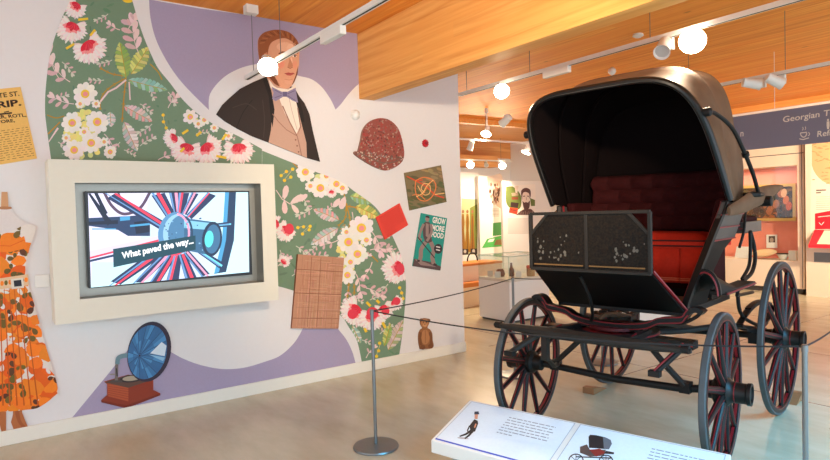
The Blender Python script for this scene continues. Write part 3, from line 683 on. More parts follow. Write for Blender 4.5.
P.line(spline([sq(.22, .68), sq(.4, .62), sq(.56, .44), sq(.74, .34)]), .9, OG3, 5); P.line(spline([sq(.3, .4), sq(.42, .66), sq(.58, .66), sq(.62, .46), sq(.48, .38), sq(.38, .5), sq(.46, .62)]), .8, OG3, 5)
P.line(spline([sq(.12, .62), sq(.3, .64), sq(.44, .8)]), .8, OG, 5); P.line([sq(.72, .72), sq(.98, .74)], .9, OG3, 5); P.line([sq(.3, .27), sq(.46, .28)], 1.2, OG2, 6); P.line([sq(.36, .7), sq(.68, .36)], .7, OG, 5)
P.clip = None
o = P.build('picture_panel', M_PRINT); tag(o, 'olive square picture with a tangle of glowing orange lines', 'picture')

# ---- food poster
P = Print(W, XN, .012)
out = [(420.6, 213), (446.4, 218.3), (439.6, 270.5), (412, 266)]
TL = rgb(40, 150, 136); BR = rgb(92, 74, 74); BR2 = rgb(150, 128, 122); BR3 = rgb(60, 50, 52)
P.board(out, TL, .0115); P.poly(out, TL, 1)
P.text('GROW', (431.6, 222.4), (444.6, 224.8), (.5, -5.6), WHT, 3, .035); P.text('MORE', (431, 230), (443.4, 232), (.5, -5.4), WHT, 3, .035); P.text('FOOD', (430.4, 236.4), (442.6, 238.6), (.5, -5), WHT, 3, .035)
P.poly([(413.4, 258.5), (420, 260), (430, 262), (440.4, 266.6), (439.6, 270.5), (412, 266)], BR, 2)
P.poly([(414, 259), (424, 262), (436, 267), (420, 265)], BR2, 3)
P.ell(426.6, 219, 2.1, 2.8, BR2, 4); P.poly([(424.4, 217), (426, 215.4), (428.6, 216.4), (428.8, 218.4)], BR3, 5)                 # digging figure: head and cap
P.poly([(424, 222), (428.6, 222), (431, 227), (430.6, 236), (431.6, 243), (424.6, 243), (422.4, 236), (421.8, 227)], BR, 4); P.poly([(425, 223), (428, 224), (428, 238), (425, 236)], BR2, 5)
P.line(spline([(423, 224), (420, 231), (418.4, 238), (421, 240)]), 2.6, BR2, 5); P.line(spline([(430, 224), (431, 231), (428, 238), (426, 241)]), 2.6, BR2, 6)
P.line(spline([(425, 242), (420.6, 249), (420, 256), (419, 261)]), 4, BR2, 4); P.line(spline([(430, 242), (433, 250), (431.6, 257), (433, 264)]), 4, BR2, 4)
P.line([(419, 261), (416.4, 260.6)], 2, BR3, 5); P.line([(433, 264), (436, 265)], 2, BR3, 5); P.line([(417, 237), (434, 258)], 1, BR3, 5)
P.ell(437.4, 248.8, 4.2, 5, BR3, 5); P.line([(435.4, 246.6), (439.4, 247.4)], 1, WHT, 6); P.line([(435.2, 249.6), (439.2, 250.4)], 1, WHT, 6)
o = P.build('poster_picture', M_PRINT); tag(o, 'teal poster reading GROW MORE FOOD with a digging man', 'poster')

# ---- brown cloth, pinned flat on a board
P = Print(W, XN, .03)
out = [(296.6, 254.2), (342.6, 257.6), (337, 328.2), (290.4, 328)]
CL = rgb(188, 138, 110)
P.board(out, rgb(140, 88, 64), .028); P.poly(out, CL, 1)
def cq(u, v):
    a = (out[0][0]+(out[1][0]-out[0][0])*u, out[0][1]+(out[1][1]-out[0][1])*u); b = (out[3][0]+(out[2][0]-out[3][0])*u, out[3][1]+(out[2][1]-out[3][1])*u); return (a[0]+(b[0]-a[0])*v, a[1]+(b[1]-a[1])*v)
for i in range(70):
    u = rnd.random(); v0 = rnd.random()*.9; P.line([cq(u, v0), cq(u, min(1, v0+rnd.uniform(.1, .5)))], .45, jit(rgb(202, 154, 126) if i % 2 else rgb(174, 124, 98), .1), 2)
    v = rnd.random(); u0 = rnd.random()*.9; P.line([cq(u0, v), cq(min(1, u0+rnd.uniform(.1, .6)), v)], .45, jit(rgb(204, 156, 128) if i % 2 else rgb(172, 122, 96), .1), 3)
for u in (.3, .5): P.line([cq(u, .02), cq(u+.03, .98)], .5, rgb(136, 88, 66), 4)
for v in (.2, .52, .86): P.line([cq(.0, v), cq(1, v)], .6, rgb(136, 88, 66), 4)
o = P.build('cloth_sample', M_PAPER); tag(o, 'rectangle of coarse brown woven cloth hung over the green floral print', 'cloth')

# ---- embroidered cap
P = Print(W, XN, .03)
capo = spline([(356.8, 152), (359.6, 141), (361.5, 131), (367, 123.3), (376, 118.8), (387, 120), (396, 128), (400.7, 141), (402.6, 154.8), (399, 163.6), (387, 170.4), (377, 168.5), (366, 163), (354, 155), (353.6, 151.6)], 4)
P.board(capo, rgb(150, 110, 96), .028); P.poly(capo, rgb(150, 80, 70), 1); P.clip = capo
for i in range(620):
    x, y = rnd.uniform(354, 403), rnd.uniform(119, 171)
    if inside((x, y), capo):
        lace = y > 150+(x-356)*.16 and y > 152
        P.ell(x, y, rnd.uniform(.6, 1.3), rnd.uniform(.5, 1), jit(rnd.choice([rgb(196, 172, 156), rgb(140, 120, 108), rgb(110, 84, 74)]) if lace else rnd.choice([rgb(168, 66, 62), rgb(170, 130, 116), rgb(112, 62, 56), rgb(146, 96, 84)]), .12), 2+i % 3, rnd.uniform(0, 3), 6)
P.line(spline([(357, 153), (368, 158), (380, 163), (393, 162), (402, 157)]), 1.2, rgb(120, 92, 80), 6)
P.clip = None
o = P.build('embroidered_cap', M_PAPER); tag(o, 'domed red and grey embroidered cap mounted on the white wall', 'cap')

# ---- rosette and shell: small solids on the wall
c = W(425, 143.4); c.x = 0
mb = MB()
for k, (r, d) in enumerate(((.043, .012), (.032, .024), (.02, .034))):
    pts = []
    for i in range(22):
        a = 2*PI*i/22; q = r*(1 if i % 2 else .82); pts.append((c.x, c.y+q*cos(a), c.z+q*sin(a)))
    mb.prism(pts, (d, 0, 0), mat('crimson_ribbon_%d' % k, [rgb(176, 20, 34), rgb(206, 28, 42), rgb(150, 14, 28)][k], .5))
o = mb.build('hanging_rosette'); tag(o, 'tiny crimson rosette high on the white wall right of the embroidered cap', 'rosette')
c = W(355, 115); c.x = 0
mb = MB(); mb.lathe([(.05, .004), (.047, .02), (.034, .036), (.012, .044)], c, (1, 0, 0), M_WHITE, 20)
for i in range(9):
    a = PI*i/8; mb.tube([(c.x+.043, c.y, c.z), (c.x+.03, c.y+.036*cos(a), c.z+.036*sin(a)), (c.x+.008, c.y+.05*cos(a), c.z+.05*sin(a))], .005, M_WHITE, 6)
o = mb.build('shell', smooth=True); tag(o, 'small white ribbed shell on the wall under the timber beam', 'shell')
# switch plate beside the screen housing
c = W(42, 281); o = MB().box((0.0005, c.y-.045, c.z-.045), (.012, c.y+.045, c.z+.045), M_WHITE).build('wall_switch', bevel=.003); tag(o, 'white switch plate between the dress picture and the screen housing', 'switch')

# ================================================================== SCREEN AND ITS HOUSING
t = empty('screen_housing', (0, 1.18, .838), 'deep cream wall box framing the wide screen', 'wall box')
X1, y0, y1, z0, z1 = .25, .364, 1.999, .838, 1.984
ry0, ry1, rz0, rz1 = .52, 1.875, 1.0, 1.822       # recess
mb = MB()
A = [(X1, y0, z0), (X1, y1, z0), (X1, y1, z1), (X1, y0, z1)]; Bq = [(X1, ry0, rz0), (X1, ry1, rz0), (X1, ry1, rz1), (X1, ry0, rz1)]
A0 = [(.001, p[1], p[2]) for p in A]; B0 = [(.1, p[1], p[2]) for p in Bq]
mb.add(A+Bq+A0+B0, [(0,1,5,4),(1,2,6,5),(2,3,7,6),(3,0,4,7),(0,8,9,1),(1,9,10,2),(2,10,11,3),(3,11,8,0)], M_BOX)
o = mb.build('housing_body', t, loc=(0, -1.18, -.838))
mb = MB(); mb.add(Bq+B0, [(0,1,5,4),(1,2,6,5),(2,3,7,6),(3,0,4,7),(4,5,6,7)], M_STEEL); mb.build('recess_lining', t, loc=(0.0006, -1.18, -.838))
t = empty('television', (.1, 1.2, 1.06), 'wide black-framed television playing a film of a carriage wheel captioned What paved the way', 'television')
ty0, ty1, tz0, tz1 = .587, 1.808, 1.063, 1.765
off = (-.1, -1.2, -1.06)
MB().box((.115, ty0, tz0), (.17, ty1, tz1), mat('tv_bezel', rgb(18, 18, 20), .3)).build('bezel', t, bevel=.004, loc=off)
MB().box((.101, 1.0, 1.25), (.115, 1.4, 1.6), M_GREY).build('wall_bracket', t, loc=off)
def TV(px, py): return at(px, py, 0, .1712)+Vector(off)
P = Print(TV, XN)
scr = [(88, 193.4), (248, 192.2), (249.2, 272), (91, 287.6)]
P.poly(scr, rgb(196, 212, 240), 1); P.clip = scr
P.poly([(88, 193), (150, 192), (140, 240), (120, 288), (90, 288)], rgb(216, 212, 240), 2); P.poly([(200, 192), (249, 192), (249, 272), (205, 276)], rgb(196, 236, 250), 2); P.poly([(92, 262), (130, 262), (150, 285), (91, 288)], rgb(190, 232, 240), 2)
BL = rgb(38, 58, 92); BL2 = rgb(70, 150, 196); BL3 = rgb(24, 32, 54); RS = rgb(232, 58, 84); PK = rgb(240, 150, 180); CY = rgb(110, 206, 232)
P.line(spline([(104, 192), (112, 206), (124, 214), (140, 208), (150, 192)]), 3, rgb(84, 64, 86), 3); P.line(spline([(118, 192), (124, 204), (132, 210)]), 2, rgb(84, 64, 86), 3)
P.poly([(88, 218), (130, 216), (150, 214), (150, 236), (128, 236), (118, 230), (88, 226)], BL, 3)
P.poly([(88, 222), (118, 220), (118, 224), (88, 225)], BL3, 4); P.poly([(120, 217), (130, 216), (130, 220), (120, 221)], BL2, 4); P.poly([(134, 222), (150, 220), (150, 232), (136, 234)], BL3, 4); P.line([(92, 229), (116, 229)], 1.2, BL2, 5); P.line([(130, 226), (150, 224)], 2, BL2, 5)
hubc = (178, 232)
# felloe at the right
P.poly([(225, 192), (236, 192), (234, 240), (226, 272), (214, 274), (222, 240)], rgb(30, 54, 84), 3); P.poly([(225, 192), (229, 192), (226, 240), (219, 272), (214, 274), (222, 240)], BL2, 4)
for (x, y, x2, y2, w, rs_, side) in ((111, 192, 168, 229, 15, RS, .28), (158, 192, 172, 218, 15, RS, 0), (174, 192, 177, 214, 10, PK, .2), (184, 192, 180, 214, 11, RS, -.2), (195, 192, 184, 214, 8, PK, 0), (212, 192, 189, 217, 11, RS, -.3),
                           (116, 288, 164, 249, 17, RS, 0), (139, 287, 169, 252, 14, PK, .25), (156, 285, 173, 254, 13, RS, .2), (173, 283, 178, 254, 13, RS, -.2), (191, 280, 182, 254, 12, RS, .1), (206, 277, 186, 252, 10, PK, .2), (222, 266, 192, 246, 7, CY, 0), (231, 224, 190, 228, 5, CY, 0)):
    P.line([(x, y), (x2, y2)], (w, w*.62), rgb(36, 48, 84), 5); d_ = w*side
    P.line([(x+d_, y), (x2+d_*.5, y2)], (w*.3, w*.2), rs_, 6); P.line([(x-w*.36, y), (x2-w*.22, y2)], (w*.2, w*.12), rgb(96, 140, 190), 6)
P.line([(88, 192), (110, 224)], 6, BL3, 5); P.line([(96, 192), (106, 214)], 4, BL3, 5)
P.poly([(88, 251), (166, 234), (168, 238), (88, 257)], rgb(206, 196, 216), 7); P.line([(88, 258), (160, 240)], 2, RS, 7); P.line([(88, 261), (150, 247)], 2.4, BL, 7)
# hub
P.ell(175, 234, 17, 22, rgb(84, 134, 176), 8, .1, 28); P.ell(177, 233, 14, 19, rgb(142, 186, 214), 9, .1, 24); P.ell(181, 233, 13, 18, rgb(70, 118, 156), 10, .1, 24)
P.poly([(184, 218), (214, 222), (214, 256), (184, 250)], rgb(52, 96, 130), 11); P.poly([(184, 220), (210, 223), (210, 230), (184, 228)], rgb(124, 186, 214), 12)
P.line(arc(176, 233, 13, 19, -1.5, 1.2), 2, PK, 12)
for i in range(50): P.ell(rnd.uniform(164, 206), rnd.uniform(218, 250), rnd.uniform(.5, 1.2), rnd.uniform(.4, .9), rnd.choice([rgb(40, 70, 104), rgb(120, 170, 204), rgb(60, 100, 140)]), 12, n=6)
P.line(arc(174, 234, 15, 21, 1.0, 2.6), 1.6, RS, 12); P.line(arc(184, 234, 8, 17, -1.4, 1.4), 2, rgb(30, 60, 90), 12)
P.ell(212, 239, 10, 17.5, rgb(28, 44, 70), 13, .1, 26); P.ell(212.5, 239, 7.6, 14.6, rgb(58, 104, 140), 14, .1, 26); P.ell(209, 239, 4.4, 8.4, rgb(90, 214, 214), 15, .1, 20)
P.clip = None
P.poly([(113, 249), (195.4, 235.4), (195.6, 249.6), (113.4, 267.4)], rgb(18, 62, 76), 18)
P.text('What paved the way...', (122.4, 258.6), (193.6, 243.2), (-.6, -6.2), rgb(250, 252, 255), 19, .03)
P.build('screen', M_SCREEN, t)

# ================================================================== CARRIAGE   (local x across, y towards its rear, z up)
TH = .1916
CC = Vector((2.533, 3.937, 0))
car = empty('horse_carriage', CC, 'antique black horse-drawn carriage with raised leather hood and red lining', 'carriage', rz=TH)
WB, TF, TR, RF, RR = 1.304, 1.259, 1.301, .456, .556
def wheel(name, r, nsp):
    """rim in its own frame: axle along x, outer face at +x"""
    prof = []
    mb = MB(); n = 64
    def ring(r0, r1, x0, x1, m):
        vs = []
        for i in range(n):
            a = 2*PI*i/n
            for (q, x) in ((r0, x0), (r1, x0), (r1, x1), (r0, x1)): vs.append((x, q*cos(a), q*sin(a)))
        fs = []
        for i in range(n):
            j = (i+1) % n
            for k in range(4): fs.append((i*4+k, i*4+(k+1) % 4, j*4+(k+1) % 4, j*4+k))
        mb.add(vs, fs, m)
    ring(r-.052, r-.016, -.02, .02, M_BLACK)
    w = mb.build(name, car, smooth=True, bevel=.004)
    mb = MB(); ring(r-.018, r, -.019, .019, M_TYRE); mb.build('tyre', w, smooth=True, bevel=.006)
    mb = MB(); ring(r-.047, r-.043, -.0208, .0208, M_RED); ring(r-.0530, r-.051, -.008, .008, M_RED); mb.build('red_line', w, smooth=True)['label'] = 'thin red painted line round the rim'
    mb = MB()
    mb.lathe([(.035, -.11), (.05, -.1), (.055, -.05), (.078, -.035), (.082, .035), (.066, .05), (.06, .065), (.058, .13), (.064, .135), (.064, .155), (.05, .157), (.047, .145)], (0, 0, 0), (1, 0, 0), M_BLACK, 28)
    mb.lathe([(.0812, -.003), (.0812, .003)], (0, 0, 0), (1, 0, 0), M_RED, 28); mb.lathe([(.0608, .07), (.0608, .075)], (0, 0, 0), (1, 0, 0), M_RED, 28)
    mb.build('hub', w, smooth=True)
    for i in range(nsp):
        a = 2*PI*(i+.5)/nsp; d = Vector((0, cos(a), sin(a))); tn = Vector((1, 0, 0))
        mb = MB(); p0 = d*.06+Vector((.012, 0, 0)); p1 = d*(r-.045)
        pts = [p0, p0.lerp(p1, .12), p0.lerp(p1, .55), p1]
        mb.tube(pts, [.025, .022, .018, .0155], M_BLACK, 10, up=(1, 0, 0))
        q0 = p0.lerp(p1, .1); q1 = p0.lerp(p1, .93)
        for sx in (1, -1):
            mb.bar([q0+tn*(.0202*sx), q1+tn*(.0146*sx)], .0045, .004, M_RED, up=(1, 0, 0))
        sd = d.cross(tn)
        for sx in (1, -1): mb.bar([q0+sd*(.0206*sx), q1+sd*(.0148*sx)], .003, .006, M_RED, up=(1, 0, 0))
        mb.build('spoke', w, smooth=True)
    return w
STEER = .0751
fw = wheel('front_wheel', RF, 12); rw = wheel('rear_wheel', RR, 14)
def place(w, x, y, z, rz): w.location = (x, y, z); w.rotation_euler = (0, 0, rz)
fw2 = copy_tree(fw, car); rw2 = copy_tree(rw, car)
ca, sa = cos(STEER), sin(STEER)
place(fw, TF/2*ca, -WB/2+TF/2*sa, RF, STEER); place(fw2, -TF/2*ca, -WB/2-TF/2*sa, RF, STEER+PI)
place(rw, TR/2, WB/2, RR, 0); place(rw2, -TR/2, WB/2, RR, PI)

# ---- running gear
mb = MB()
xx = TF/2-.06
mb.tube([(-xx*ca, -WB/2-xx*sa, RF), (-.42, -WB/2, RF-.015), (0, -WB/2, RF-.03), (.42, -WB/2, RF-.015), (xx*ca, -WB/2+xx*sa, RF)], .024, M_IRON, 10)
for s in (-1, 1): mb.box((s*.44-.03, -WB/2-.032, RF-.035), (s*.44+.03, -WB/2+.032, RF+.03), M_IRON)
mb.build('front_axle', car, smooth=True)
mb = MB(); mb.tube([(-TR/2+.06, WB/2, RR), (0, WB/2, RR-.02), (TR/2-.06, WB/2, RR)], .026, M_IRON, 10)
for s in (-1, 1): mb.box((s*.5-.05, WB/2-.055, RR-.06), (s*.5+.05, WB/2+.055, RR+.05), M_IRON)
mb.build('rear_axle', car, smooth=True)
def leafspring(name, x, y0, y1, zc, hgt):
    mb = MB()
    for sgn in (1, -1):
        for k in range(3):
            f = 1-k*.25; pts = []
            for i in range(13):
                u = -1+2*i/12; pts.append((x, (y0+y1)/2+(y1-y0)/2*u*f, zc+sgn*(hgt*(1-(u*f)**2)+.009*k)))
            mb.bar(pts, .042, .008, M_IRON)
    for y in (y0, y1): mb.tube([(x-.03, y, zc), (x+.03, y, zc)], .014, M_IRON, 8)
    return mb.build(name, car, smooth=True)
for s in (-1, 1):
    mb = MB(); mb.tube([(s*.44, -WB/2-.02, RF+.01), (s*.34, -WB/2-.02, .56), (s*.2, -WB/2, .70)], .019, M_BLACK2, 8); mb.build('axle_bracket', car)
    leafspring('rear_spring', s*.5, WB/2-.46, WB/2+.46, .70, .09)
# turntable with its red-edged wooden bed
mb = MB(); ct = (0, -WB/2, 0)
mb.lathe([(.27, .735), (.27, .76), (.21, .76), (.21, .735)], ct, (0, 0, 1), M_BLACK, 40)
mb.lathe([(.272, .743), (.272, .752)], ct, (0, 0, 1), M_RED, 40)
mb.box((-.5, -WB/2-.045, .69), (.5, -WB/2+.045, .738), M_BLACK); mb.box((-.5, -WB/2-.048, .708), (.5, -WB/2-.045, .716), M_RED)
for s in (-1, 1):
    mb.box((s*.2-.04, -WB/2-.05, .665), (s*.2+.04, -WB/2+.05, .70), M_BLACK)
mb.lathe([(.16, .765), (.16, .785)], ct, (0, 0, 1), mat('dark_red_paint', rgb(84, 16, 20), .5), 32)
mb.build('turntable', car, smooth=True, bevel=.004)
# curled transverse bracket under the toe board
mb = MB()
cur = spline([(-.565, 0, .918), (-.54, 0, .935), (-.505, 0, .93), (-.475, 0, .905), (-.45, 0, .872), (-.38, 0, .862), (-.31, 0, .85), (-.24, 0, .815), (-.12, 0, .795), (0, 0, .79), (.12, 0, .795), (.24, 0, .815), (.31, 0, .85), (.38, 0, .862), (.45, 0, .872), (.475, 0, .905), (.505, 0, .93), (.54, 0, .935), (.565, 0, .918)], 4)
yb = -.70
mb.bar([(p[0], yb, p[2]) for p in cur], .075, .03, M_BLACK)
for dz in (.0165, -.0165):
    mb.tube([(p[0], yb-.038, p[2]+dz) for p in cur[10:-10]], .0038, M_RED, 6)
for s in (-1, 1): mb.tube(spline([(s*.55, yb, .925), (s*.52, yb, .89), (s*.44, yb, .845), (s*.36, yb, .85)], 4), .011, M_IRON, 8)
mb.box((-.22, yb-.04, .77), (.22, yb+.05, .795), M_BLACK)
mb.build('scroll_bracket', car, smooth=True)
# splinter bar and shaft irons
mb = MB()
mb.tube([(-.63, -1.1, .785), (-.45, -1.11, .785), (-.2, -1.115, .783), (.2, -1.115, .783), (.45, -1.11, .782), (.63, -1.1, .78)], [.014, .03, .041, .041, .032, .014], M_BLACK2, 8, sy=.85)
for s in (-1, 1):
    mb.lathe([(.022, -.02), (.022, .02)], (s*.6, -1.1, .785), (1, 0, 0), M_IRON, 14)
    mb.bar([(s*.25, -1.1, .785), (s*.24, -.9, .772), (s*.22, -.66, .76)], .05, .035, M_BLACK); mb.tube([(s*.25+.027, -1.08, .788), (s*.247, -.9, .776+.018)], .005, M_RED, 6)
mb.build('splinter_bar', car, smooth=True)
for s in (-1, 1):
    mb = MB()
    x = s*.5
    A_, E_ = (Vector((.56, -1.0, .785)), Vector((.45, -1.13, .645))) if s > 0 else (Vector((-.28, -1.06, .775)), Vector((-.40, -1.26, .66)))
    mb.tube([A_, A_.lerp(E_, .5), E_], [.02, .02, .016], M_BLACK if s > 0 else M_BLACK2, 8)
    if s > 0: mb.tube([A_+Vector((0, -.017, .014)), E_+Vector((0, -.015, .014))], .005, M_RED, 6)
    mb.box((E_.x-.03, E_.y-.025, E_.z-.02), (E_.x+.03, E_.y+.015, E_.z+.012), M_BLACK)
    mb.build('shaft_iron', car, smooth=True)
mb = MB(); mb.box((-.275, -1.105, .60), (-.235, -1.065, .77), M_BLACK2); mb.tube([(-.255, -1.085, .62), (-.34, -.85, .5), (-.42, -.66, .46)], .016, M_BLACK2, 8)
mb.build('draught_stay', car)
mb = MB()
for s in (-1, 1): mb.tube(spline([(s*.2, -WB/2+.1, .74), (s*.3, -.3, .72), (s*.42, .1, .70), (s*.48, WB/2, .6)], 5), .02, M_IRON, 8)
mb.tube(spline([(.05, -WB/2+.2, .75), (.05, 0, .7), (.05, WB/2, .55)], 5), .022, M_IRON, 8)
mb.build('perch', car, smooth=True)

# ---- body
BW = .43
mb = MB()                                                        # toe board sloping up to the dashboard, with red edges
mb.hexa([(-BW, -.62, .89), (BW, -.62, .89), (.385, -1.0, 1.165), (-.385, -1.0, 1.165), (-BW, -.60, .915), (BW, -.60, .915), (.385, -.975, 1.175), (-.385, -.975, 1.175)], M_BODY)
mb.box((-BW, -.62, .87), (BW, .25, .91), M_BLACK)
mb.build('toe_board', car, bevel=.004)
mb = MB()
for s in (-1, 1):
    mb.tube([(s*.392, -.995, 1.18), (s*.436, -.60, .905), (s*.436, -.5, .905)], .009, M_RED, 6)
mb.tube([(-.3, -.575, .93), (.3, -.575, .93)], .006, M_RED, 6)
mb.build('red_edging', car)['label'] = 'red painted edge of the toe board'
mb = MB(); mb.box((-.4, -.6, .911), (.4, .0, .918), mat('worn_mat', rgb(150, 108, 70), .9, var=.4, scale=12)); mb.build('floor_mat', car)
# stay under the toe board
mb = MB(); mb.tube(spline([(-.08, -.95, 1.12), (-.06, -.87, .98), (-.09, -.78, .86), (-.12, -.74, .81)], 4), .011, M_IRON, 8)
mb.build('toe_stay', car, smooth=True)
# dashboard: leather panel with cut corners in an iron frame
yd = -1.01; z0, z1 = 1.165, 1.515
m_dash = None
def dash_mat():
    m = bpy.data.materials.new('cracked_dash_leather'); m.use_nodes = True
    nt = m.node_tree; N = nt.nodes; L = nt.links; b = N['Principled BSDF']; b.inputs['Roughness'].default_value = .55; b.inputs['Specular IOR Level'].default_value = .18
    tc = N.new('ShaderNodeTexCoord')
    v = N.new('ShaderNodeTexVoronoi'); v.inputs['Scale'].default_value = 24; L.new(tc.outputs['Object'], v.inputs['Vector'])
    n = N.new('ShaderNodeTexNoise'); n.inputs['Scale'].default_value = 4.2; n.inputs['Detail'].default_value = 3; L.new(tc.outputs['Object'], n.inputs['Vector'])
    r1 = N.new('ShaderNodeValToRGB'); r1.color_ramp.elements[0].position = .10; r1.color_ramp.elements[0].color = (1, 1, 1, 1); r1.color_ramp.elements[1].position = .3; r1.color_ramp.elements[1].color = (0, 0, 0, 1); L.new(v.outputs['Distance'], r1.inputs[0])
    r2 = N.new('ShaderNodeValToRGB'); r2.color_ramp.elements[0].position = .7; r2.color_ramp.elements[1].position = .8; L.new(n.outputs['Fac'], r2.inputs[0])
    ml = N.new('ShaderNodeMath'); ml.operation = 'MULTIPLY'; L.new(r1.outputs[0], ml.inputs[0]); L.new(r2.outputs[0], ml.inputs[1])
    n2 = N.new('ShaderNodeTexNoise'); n2.inputs['Scale'].default_value = 90; L.new(tc.outputs['Object'], n2.inputs['Vector'])
    r3 = N.new('ShaderNodeValToRGB'); r3.color_ramp.elements[0].color = rgb(14, 11, 8); r3.color_ramp.elements[1].color = rgb(48, 37, 25); r3.color_ramp.elements[0].position = .35; L.new(n2.outputs['Fac'], r3.inputs[0])
    mx = N.new('ShaderNodeMix'); mx.data_type = 'RGBA'; L.new(ml.outputs[0], mx.inputs['Factor']); L.new(r3.outputs[0], mx.inputs['A']); mx.inputs['B'].default_value = rgb(150, 146, 138)
    L.new(mx.outputs['Result'], b.inputs['Base Color'])
    bp = N.new('ShaderNodeBump'); bp.inputs['Strength'].default_value = .25; bp.inputs['Distance'].default_value = .004; L.new(n2.outputs['Fac'], bp.inputs['Height']); L.new(bp.outputs['Normal'], b.inputs['Normal'])
    return m
cut = .125
dpoly = [(-.385, z0), (.385, z0), (.385, z1-.13), (.385-cut, z1), (-.385+cut, z1), (-.385, z1-.13)]
mb = MB(); mb.prism([(x, yd-.006, z) for x, z in dpoly], (0, .014, 0), dash_mat()); db = mb.build('dashboard', car)
mb = MB()
for a, b in (((-.39, z0), (.39, z0)), ((-.39, z1), (.39, z1)), ((-.387, z0), (-.387, z1)), ((.387, z0), (.387, z1)), ((0, z0), (0, z1))):
    w = .026 if a[0] != 0 else .016
    mb.bar([(a[0], yd-.004, a[1]), (b[0], yd-.004, b[1])], .02, w, M_BLACK2, up=(0, 1, 0) if a[0] != b[0] else (0, 1, 0))
for s in (-1, 1): mb.bar([(s*.385, yd-.004, z1-.13), (s*(.385-cut), yd-.004, z1)], .018, .018, M_BLACK2, up=(0, 1, 0))
mb.build('dashboard_frame', db, bevel=.003)
mb = MB(); mb.bar([(-.36, yd-.014, z0+.03), (-.02, yd-.014, z0+.03)], .006, .008, mat('brass_strip', rgb(140, 104, 60), .4, .6)); mb.bar([(.02, yd-.014, z0+.03), (.36, yd-.014, z0+.03)], .006, .008, mat('brass_strip_dull', rgb(130, 98, 58), .45, .6)); mb.build('brass_strip', db)['label'] = 'dull brass strip along the bottom'

mb = MB(); m_fl = mat('flaked_paint', rgb(98, 94, 86), .7, var=.25, scale=40); rf = random.Random(5)
for cx_, cz_, sx_, sz_, nn2 in ((-.23, .1, .15, .06, 20), (-.33, .16, .04, .05, 5), (.2, .1, .07, .05, 13), (.29, .15, .05, .04, 8), (-.12, .2, .08, .03, 3)):
    for _ in range(nn2):
        x, z, r_ = cx_+rf.gauss(0, .5)*sx_, z0+cz_+rf.gauss(0, .5)*sz_, rf.uniform(.004, .012)
        if abs(x) > .36 or not z0+.02 < z < z1-.12: continue
        k_ = rf.randint(5, 7); mb.add([(x+r_*rf.uniform(.6, 1.1)*cos(2*PI*i/k_), yd-.0075-_*1e-5, z+r_*1.3*rf.uniform(.6, 1.1)*sin(2*PI*i/k_)) for i in range(k_)], [tuple(range(k_))], m_fl)
o = mb.build('flaked_paint', db); o['label'] = 'pale flaked patches on the dark dashboard'; o['kind'] = 'stuff'

